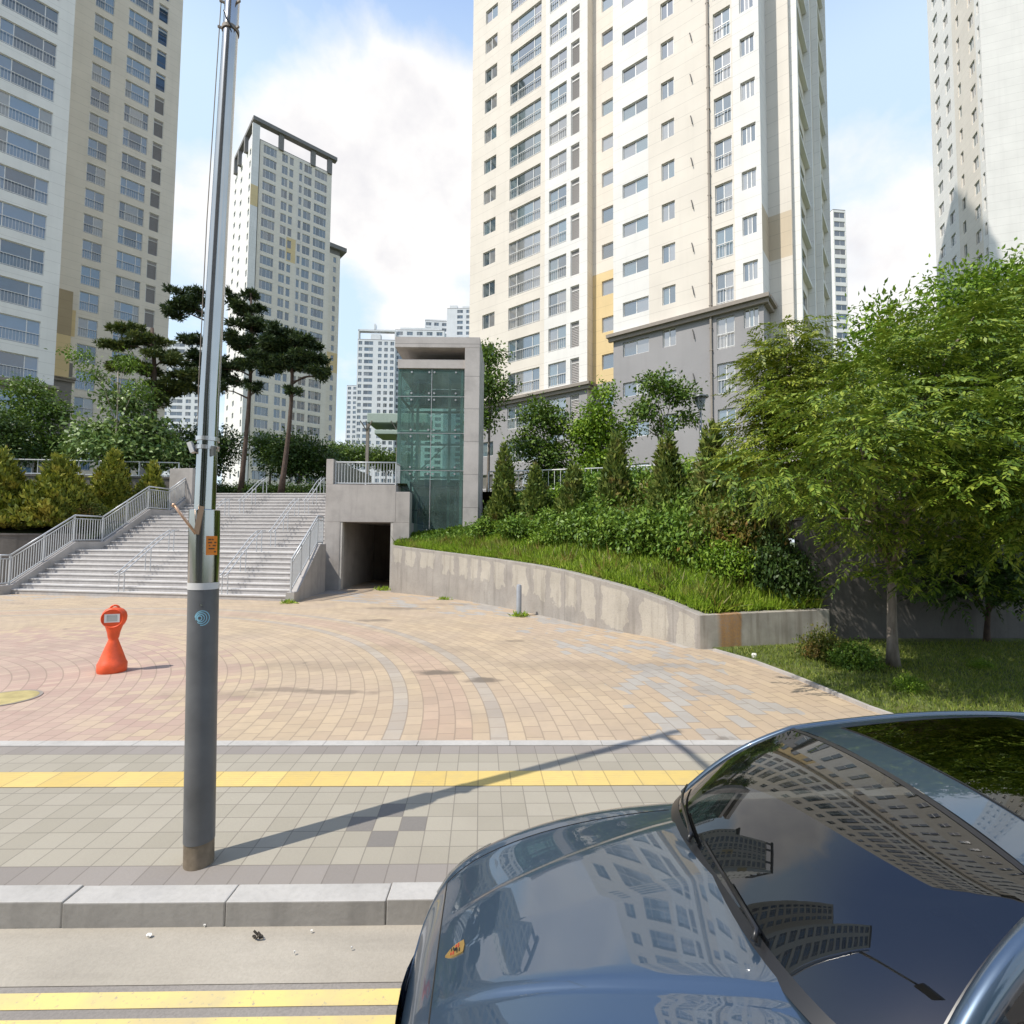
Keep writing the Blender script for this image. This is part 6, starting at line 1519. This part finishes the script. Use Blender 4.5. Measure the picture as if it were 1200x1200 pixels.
# unseen street trees across the road, added for reflections in the steel pole
for k, (x, y, s_) in enumerate(((-7.5, -9.5, 'left'), (-1.5, -10.5, 'middle'), (4.5, -9.8, 'right'))):
    blobs_ = [(0, 0, 4.2, 1.5, 1.2), (.9, .3, 4.9, 1.3, 1.1), (-.9, -.2, 5.0, 1.3, 1.1), (.1, .6, 5.8, 1.2, 1.0), (-.2, -.5, 3.6, 1.2, .8), (0, 0, 6.6, .9, .8)]
    tree((x, y, -.15), 'dark street tree across the road, %s of three unseen ones added for reflections in the steel pole' % s_, 'tree', blobs_, trunk_mesh('trunk', .12, 4., [(.8, (.8, .2, 4.8), .05), (.8, (-.8, -.1, 4.9), .05)], 'bark_grey'), broad_crown(blobs_, 7000, .28, .15, 'leaf_dark', spread=.3), 'street trees across the road', 'street_tree')
# ================================================================== PARKED CAR (local: x back from the nose, y towards the kerb, z above the road)
CAR = thing('parked_car', (-.40, 2.155, -.145), 'metallic blue grey saloon car parked at the kerb with reflections on its bonnet', 'car', rotz=R(2.5))
ST = [  # a, half width, shoulder height, centre height, low height
    (-.036, .06, .435, .44, .425), (-.03, .17, .445, .457, .405), (-.012, .33, .475, .497, .355), (.008, .47, .505, .535, .30), (.05, .60, .55, .60, .24), (.13, .70, .62, .665, .22), (.30, .775, .70, .745, .20), (.60, .83, .785, .835, .20), (.95, .855, .845, .91, .19),
    (1.30, .865, .875, .965, .19), (1.8, .865, .895, .98, .18), (2.6, .87, .90, .98, .18), (3.4, .885, .91, .98, .19), (3.9, .875, .91, .965, .2), (4.25, .83, .885, .945, .24), (4.5, .74, .82, .88, .30), (4.62, .60, .70, .74, .38), (4.65, .45, .60, .62, .45)]
SA = [s[0] for s in ST]
def st_at(a):
    i = max(0, min(len(ST) - 2, next((k for k in range(len(ST) - 1) if a <= SA[k + 1]), len(ST) - 2)))
    p0, p1, p2, p3 = ST[max(i - 1, 0)], ST[i], ST[i + 1], ST[min(i + 2, len(ST) - 1)]
    t = (a - p1[0]) / (p2[0] - p1[0]); out = []
    for j in range(1, 5):
        m1 = (p2[j] - p0[j]) / (p2[0] - p0[0]) * (p2[0] - p1[0]); m2 = (p3[j] - p1[j]) / (p3[0] - p1[0]) * (p2[0] - p1[0])
        h = t; out.append((2 * h ** 3 - 3 * h * h + 1) * p1[j] + (h ** 3 - 2 * h * h + h) * m1 + (-2 * h ** 3 + 3 * h * h) * p2[j] + (h ** 3 - h * h) * m2)
    return out
def YC(a): return min(.235 + .27 * (max(a, .12) - .12) / 1.1, .53) * min(1., .30 + max(0, a + .036) * 4.5)
def sect(a):
    w, zs, zc, zl = st_at(a); d = zc - zs
    yc = YC(a); yo, yi = min(yc + .055, w * .70), max(yc - .055, .03)
    def g(y):
        f = y / w; P_ = ((0, 1), (.25, .92), (.5, .66), (.74, .28), (.86, .05), (1.1, 0))
        for (f0_, g0_), (f1_, g1_) in zip(P_[:-1], P_[1:]):
            if f <= f1_: return g0_ + (g1_ - g0_) * (f - f0_) / (f1_ - f0_)
    return [(w * .88, zl), (w * .975, zl + .10), (w, zl + .5 * (zs - zl)), (w * .985, zs - .11), (w * .945, zs - .025), (w * .86, zs + .012), (w * .74, zs + .28 * d), (yo, zs + g(yo) * d), (yi, zs + g(yi) * d), (0, zc)]
def csamp(pts, n):
    return [(p.x, p.y) for p in catmull([(x, z, 0) for x, z in pts], n)]
NS = 8
def crease(a, y):
    if not .12 < a < 1.32: return 0.
    yc = YC(a); t_ = max(0., min(1., (yc - abs(y)) / .045)); f_ = min(1., (a - .12) / .25)
    return f_ * (.014 * t_ * t_ * (3 - 2 * t_))
def full_sect(a):
    h = [(y, z + crease(a, y)) for y, z in csamp(sect(a), NS)]; return [Vector((a, y, z)) for y, z in h] + [Vector((a, -y, z)) for y, z in reversed(h[:-1])]
HOOD_I = 5 * NS + 6                                           # samples from the sill to the bonnet gap
stations = [-.036, -.034, -.03, -.022, -.012, -.002, .008, .028, .05, .08, .11, .13, .16, .2, .25, .3, .37, .45, .52, .6, .7, .8, .88, .95, 1.05, 1.15, 1.25, 1.3, 1.4, 1.5, 1.65, 1.8, 2., 2.3, 2.6, 3., 3.4, 3.65, 3.9, 4.1, 4.25, 4.38, 4.5, 4.57, 4.62, 4.65]
rows = [full_sect(a) for a in stations]; NW = len(rows[0])
kh0 = stations.index(.11); kh1 = stations.index(1.3)
bod, hood = MB(), MB()
# body: everything but the bonnet panel
n0 = 0; bod.v = [tuple(p) for r_ in rows for p in r_]
WX = (.80, 3.72); WR = .345
def in_arch(p, q):
    m_ = (p + q) / 2
    return any((m_.x - wx) ** 2 + (m_.z - .32) ** 2 < WR ** 2 for wx in WX) and abs(m_.y) > .5 and m_.z < .68
for i in range(len(rows) - 1):
    for k in range(NW - 1):
        isH = kh0 <= i < kh1 and HOOD_I <= k < NW - 1 - HOOD_I
        (hood if isH else bod).f.append((i * NW + k, i * NW + k + 1, (i + 1) * NW + k + 1, (i + 1) * NW + k)); (hood if isH else bod).mi.append(0)
bod.f = [f for f in bod.f if not in_arch((Vector(bod.v[f[0]]) + Vector(bod.v[f[1]])) / 2, (Vector(bod.v[f[2]]) + Vector(bod.v[f[3]])) / 2)]; bod.mi = [0] * len(bod.f)
bod.poly(rows[0]); bod.poly(rows[-1][::-1])
def compact(b):
    used = sorted({i for f in b.f for i in f}); mp_ = {o_: n_ for n_, o_ in enumerate(used)}
    b.v = [b.v[i] for i in used]; b.f = [tuple(mp_[i] for i in f) for f in b.f]
hood.v = list(bod.v[:len(rows) * NW]); compact(hood); compact(bod)
bod.build('body', 'car_paint', CAR, smooth=True)
ho = hood.build('bonnet', 'car_paint', CAR, smooth=True)
# shut line round the bonnet
b = MB(); L_ = [rows[i][HOOD_I] + Vector((0, 0, -.0005)) for i in range(kh0, kh1 + 1)]; R_ = [rows[i][NW - 1 - HOOD_I] + Vector((0, 0, -.0005)) for i in range(kh0, kh1 + 1)]
b.tube(L_, .0032, 5); b.tube(R_, .0032, 5); b.tube([p + Vector((0, 0, 0)) for p in rows[kh0][HOOD_I:NW - HOOD_I]], .0034, 5); b.build('shut_line', 'black_trim', CAR)
b = MB(); b.box(.3, 4.4, -.78, .78, .2, .30); b.build('floor_pan', 'black_trim', CAR)
# greenhouse
def wbase(t):     # t -1..1 ; windscreen foot
    y = .805 * t; return Vector((1.255 + .13 * t * t * t * t + .05 * t * t, y, .975 - .055 * t * t))
def wtop(t):
    return Vector((2.0 + .02 * (1 - t * t), .665 * t, 1.385 - .055 * t * t))
def wsurf(s, t):
    p = wbase(t).lerp(wtop(t), s); b_ = math.sin(math.pi * s) * .045; return p + Vector((-b_ * .55, 0, b_ * .8))
b = MB(); b.grid([[wsurf(s / 14, -1 + 2 * t / 24) for t in range(25)] for s in range(15)]); b.build('windscreen', 'glass_car', CAR, smooth=True)
b = MB(); b.grid([[wsurf(s, -1 + 2 * t / 24) + Vector((-.002, 0, .0015)) for t in range(25)] for s in (-.05, -.025, 0, .012)]); b.build('cowl', 'black_trim', CAR, smooth=True)
b = MB()
for sgn in (-1, 1):
    b.grid([[wsurf(s / 14, sgn * .985) + Vector((-.001, 0, .002)), wsurf(s / 14, sgn * 1.0) + Vector((-.001, 0, .002))] for s in range(15)])
b.grid([[wsurf(.975, -1 + 2 * t / 24) + Vector((-.001, 0, .002)), ] + [wsurf(1., -1 + 2 * t / 24) + Vector((-.001, 0, .002))] for t in range(25)])
b.build('windscreen_seal', 'black_trim', CAR, smooth=True)
def roof_edge(u):  # u 0..1 front to back, at the side
    return Vector((2.0 + 1.45 * u, .665 + .02 * math.sin(math.pi * u), 1.33 + .085 * math.sin(math.pi * min(1, u * .62)) - .02 * u))
def roof_pt(u, t):
    e = roof_edge(u); zc = 1.386 + .085 * math.sin(math.pi * min(1, u * .62)) - .02 * u; x = 2.02 + 1.45 * u - .02 * t * t
    return Vector((x, e.y * t, zc + (e.z - zc) * (abs(t) ** 2.6)))
b = MB(); b.grid([[roof_pt(u / 16, -1 + 2 * t / 20) for t in range(21)] for u in range(17)]); b.build('roof', 'car_paint', CAR, smooth=True)
b = MB(); b.grid([[roof_pt(.13 + .64 * u / 10, -.80 + 1.60 * t / 20) + Vector((0, 0, .0035)) for t in range(21)] for u in range(11)])
b.build('sunroof', 'glass_black', CAR, smooth=True)
b = MB(); edge = [roof_pt(.13 + .64 * u / 10, -.80) for u in range(11)] + [roof_pt(.77, -.8 + 1.6 * t / 20) for t in range(1, 21)] + [roof_pt(.77 - .64 * u / 10, .80) for u in range(1, 11)] + [roof_pt(.13, .8 - 1.6 * t / 20) for t in range(1, 21)]
b.tube([p + Vector((0, 0, .001)) for p in edge], .005, 5); b.build('sunroof_seal', 'black_trim', CAR)
def belt(u): return Vector((1.40 + 2.75 * u, .805 - .02 * abs(u - .4), .925 + .02 * u))
def rear(s, t):
    p = Vector((3.47 - .02 * t * t, .665 * t, 1.386 + .0790 - .02 - .056 * t * t)); q = Vector((4.12 - .05 * t * t, .74 * t, .965 - .03 * t * t)); m_ = p.lerp(q, s); bb = math.sin(math.pi * s) * .04; return m_ + Vector((bb * .4, 0, bb))
b = MB(); b.grid([[rear(s / 10, -1 + 2 * t / 16) for t in range(17)] for s in range(11)]); b.build('rear_window', 'glass_car', CAR, smooth=True)
for sgn in (-1, 1):
    def sy(p): return Vector((p.x, p.y * sgn, p.z))
    # pillars and roof rail as one painted frame following the glass edges
    b = MB(); W_ = .030
    ed = [wsurf(s / 12, 1.0) for s in range(13)] + [roof_edge(u / 10) for u in range(1, 11)] + [rear(s / 8, 1.0) for s in range(1, 9)]
    rows_ = []
    for i, p in enumerate(ed):
        d = (ed[min(i + 1, len(ed) - 1)] - ed[max(i - 1, 0)]).normalized(); out = Vector((0, 1, 0)); up_ = out.cross(d).normalized()
        if up_.z < 0: up_ = -up_
        rows_.append([sy(p + Vector((0, -.012, 0)) + up_ * .004), sy(p + up_ * .012 + Vector((0, .012, 0))), sy(p + Vector((0, .036, -.006))), sy(p + Vector((0, .052, -.030)) - up_ * .01), sy(p + Vector((0, .046, -.055)) - up_ * .02), sy(p + Vector((0, .01, -.05)) - up_ * .02)])
    b.grid(rows_, close=True); b.build('roof_pillar', 'car_paint', CAR, smooth=True)
    # side glass
    top = [wsurf(s / 6, 1.0) for s in range(7)] + [roof_edge(u / 6) for u in range(1, 7)] + [rear(s / 4, 1.0) for s in range(1, 4)]
    top = [p + Vector((0, .035, -.03)) for p in top]
    b = MB(); b.grid([[sy(p), sy(Vector((p.x, .815, .93)))] for p in top]); b.build('side_window', 'glass_car', CAR, smooth=False)
    b = MB(); b.bar(sy(Vector((2.72, .70, 1.36))), sy(Vector((2.62, .822, .93))), .07, .012); b.build('door_pillar', 'black_trim', CAR)
    b = MB(); b.tube([sy(Vector((1.55, .815, .915))), sy(Vector((2.6, .828, .935))), sy(Vector((4.05, .80, .95)))], .010, 6); b.build('belt_trim', 'black_trim', CAR)
    # mirror
    b = MB(); rr = []
    for k, (yy, sx, sz) in enumerate(((.80, .02, .02), (.85, .03, .025), (.88, .06, .055), (.93, .075, .065), (.985, .065, .058), (1.02, .03, .03))):
        rr.append([Vector((1.80 + .015 * k + sx * math.cos(t), sgn * yy, .955 + .006 * k + sz * .85 * math.sin(t))) for t in [2 * math.pi * q_ / 14 for q_ in range(14)]])
    b.grid(rr, close=True); b.poly(rr[-1]); mo = b.build('mirror', 'car_paint', CAR, smooth=True)
    b = MB(); b.poly([Vector((1.955, sgn * (.955 + .055 * math.cos(t)), 0.98 + .04 * math.sin(t))) for t in [2 * math.pi * q_ / 14 for q_ in range(14)]]); b.build('mirror_glass', 'steel', mo)
    # headlight and tail light
    b = MB(); hl = []
    for i in range(6):
        a = .06 + .055 * i; r_ = full_sect(a); ks = [3 * NS + 2 + q_ for q_ in range(0, 11)]
        hl.append([Vector((p.x, p.y * sgn, p.z)) + Vector((-.004, sgn * .003, .003)) for p in [r_[k] for k in ks]])
    b.grid(hl); hb = b.build('headlight', 'lens_clear', CAR, smooth=True)
    b = MB(); b.grid([[p + Vector((.004, -sgn * .003, -.003)) * .8 for p in r_] for r_ in hl]); b.build('headlight_bowl', 'frame_dark', hb, smooth=True)
    b = MB(); tl_ = []
    for a in (4.42, 4.48, 4.54):
        r_ = full_sect(a); tl_.append([Vector((p.x, p.y * sgn, p.z)) + Vector((.003, sgn * .003, .002)) for p in r_[2 * NS + 3:4 * NS]])
    b.grid(tl_); b.build('tail_light', 'badge_red', CAR, smooth=True)
    # door shut lines, handles
    b = MB()
    for xa in (1.62, 2.66, 3.6):
        r_ = full_sect(xa); b.tube([Vector((p.x, p.y * sgn, p.z)) for p in r_[NS:4 * NS + 3]], .003, 4)
    b.build('door_line', 'black_trim', CAR)
    for xa in (2.42, 3.36):
        b = MB(); b.tube([(xa, sgn * .868, .80), (xa + .03, sgn * .888, .802), (xa + .13, sgn * .888, .802), (xa + .16, sgn * .868, .80)], .012, 6); b.build('door_handle', 'car_paint', CAR, smooth=True)
# wheels
wm = MB(); wm.lathe([(.20, -.10), (.30, -.105), (.325, -.09), (.332, 0), (.325, .09), (.30, .105), (.20, .10)], 36, cap=False); wm.v = [(x, z, y) for x, y, z in wm.v]; TY = wm.mesh('tyre', ['rubber'], True)
rm_ = MB(); rm_.lathe([(.215, -.09), (.20, -.06), (.20, .09), (.215, .095)], 36, cap=False); rm_.lathe([(0, .085), (.06, .085), (.06, .05), (0, .05)], 16, cap=False)
rm_.v = [(x, z, y) for x, y, z in rm_.v]
for k in range(10):
    t = 2 * math.pi * k / 10; rm_.bar((.05 * math.cos(t), .07, .05 * math.sin(t)), (.205 * math.cos(t), .075, .205 * math.sin(t)), .035, .02, up=(0, 1, 0))
RM = rm_.mesh('rim', ['steel_brushed'])
for wx in WX:
    for sgn in (-1, 1):
        w_ = bpy.data.objects.new('wheel', TY); COL.objects.link(w_); w_.parent = CAR; w_.location = (wx, sgn * .755, .333); w_.rotation_euler = (0, 0, 0 if sgn > 0 else math.pi)
        put('rim', RM, w_)
        b = MB(); b.tube([(wx + .36 * math.cos(t), sgn * .60, .32 + .36 * math.sin(t)) for t in [math.pi * (-.08 + 1.16 * q_ / 12) for q_ in range(13)]], .12, 6); b.build('wheel_arch', 'black_trim', CAR)
# wipers
def onscreen(s, t, lift): return wsurf(s, t) + Vector((-.010, 0, .018)) * lift
for a, bq in (((.02, .30), (.075, .965)), ((.015, -.42), (.055, .26))):
    b = MB(); pts = [onscreen(a[0] + (bq[0] - a[0]) * k / 8, a[1] + (bq[1] - a[1]) * k / 8, 1.) for k in range(9)]
    b.tube(pts, .007, 6); b.tube([pts[0] + Vector((-.03, -.02, -.01)), pts[0] + Vector((-.01, 0, .012)), pts[4] + Vector((0, 0, .014))], [.013, .010, .006], 6); b.build('wiper', 'black_trim', CAR, smooth=True)
# washer jet, inside mirror and sticker
b = MB(); r_ = roof_pt(0, 0); b.box(1.93, 1.96, -.10, .10, 1.20, 1.27); b.build('interior_mirror', 'black_trim', CAR, bevel=.01)
# cabin
b = MB(); b.grid([[Vector((x, y, z - .06 * (abs(y) / .7) ** 2)) for y in (-.74, -.4, 0, .4, .74)] for x, z in ((1.30, .90), (1.5, .93), (1.75, .93), (1.85, .88), (1.86, .60))]); b.build('dashboard', 'interior_dark', CAR, smooth=True)
b = MB(); b.box(1.3, 4.1, -.76, .76, .30, .34); b.build('cabin_floor', 'interior_dark', CAR)
for sgn in (-1, 1):
    for xx in (2.25, 3.1):
        b = MB(); b.box(xx, xx + .5, sgn * .37 - .24, sgn * .37 + .24, .42, .60); b.build('seat', 'seat_leather', CAR, bevel=.05)
        b = MB(); b.bar((xx + .48, sgn * .37, .58), (xx + .66, sgn * .37, 1.10), .46, .13, up=(1, 0, 0)); b.bar((xx + .66, sgn * .37, 1.1), (xx + .70, sgn * .37, 1.24), .24, .09, up=(1, 0, 0)); b.build('backrest', 'seat_leather', CAR, bevel=.04)
b = MB(); b.tube([(1.98 + .04 * math.sin(t), -.37 + .18 * math.cos(t), .86 + .17 * math.sin(t)) for t in [2 * math.pi * k / 20 for k in range(21)]], .015, 6); b.build('steering_wheel', 'interior_dark', CAR, smooth=True)
# grille and number plate at the front
b = MB(); b.grid([[Vector((.13 + .14 * (y / .42) ** 2, y, z)) for y in (-.42, -.2, 0, .2, .42)] for z in (.26, .38)]); b.build('air_intake', 'black_trim', CAR)
# shield emblem on the bonnet
def hood_z(a, y):
    h = csamp(sect(a), NS); 
    for (y0, z0), (y1, z1) in zip(h[:-1], h[1:]):
        if y1 <= abs(y) <= y0 and z1 >= .3: return z1 + (z0 - z1) * (abs(y) - y1) / max(1e-6, y0 - y1)
    return h[-1][1]
_hz = hood_z
def hood_z(a, y): return _hz(a, y) + crease(a, y)
ea, ey = .185, .0
sh = [(-.5, -.38), (-.46, .0), (-.46, .42), (-.05, .46)]  # outline half: (along, across) made below
out = [(.50, 0), (.47, .22), (.44, .42), (.10, .40), (-.15, .34), (-.36, .18), (-.52, 0)]
out = out + [(x, -y) for x, y in reversed(out[1:-1])]
def eproj(x, y, lift, s=.076):
    a, yy = ea + x * s, ey + y * s * .95; return Vector((a, yy, hood_z(a, yy) + lift))
b = MB(); n_ = len(out)
b.poly([eproj(x, y, .006) for x, y in out])
for i in range(n_): j = (i + 1) % n_; b.quad(eproj(*out[i], -.001), eproj(*out[j], -.001), eproj(*out[j], .006), eproj(*out[i], .006))
em = b.build('emblem', 'badge_gold', CAR)
b = MB()
for (xa, xb, ya, yb) in ((.02, .08, .04, .32), (.14, .20, .04, .34), (-.06, -.12, -.04, -.28), (-.18, -.24, -.04, -.22)): b.quad(eproj(xa, ya, .0075), eproj(xb, ya, .0075), eproj(xb, yb, .0075), eproj(xa, yb, .0075))
b.build('emblem_stripe', 'badge_red', em)
b = MB(); b.poly([eproj(.02 + .11 * math.cos(t), .10 * math.sin(t), .0085) for t in [k * math.pi / 5 for k in range(10)]])
for (xa, xb, ya, yb) in ((.06, .30, -.05, -.3), (-.05, -.26, .05, .24)):
    for k in range(2): b.quad(eproj(xa + (xb - xa) * (.1 + .5 * k), ya, .0078), eproj(xa + (xb - xa) * (.32 + .5 * k), ya, .0078), eproj(xa + (xb - xa) * (.32 + .5 * k), yb, .0078), eproj(xa + (xb - xa) * (.1 + .5 * k), yb, .0078))
b.build('emblem_figure', 'black_trim', em)
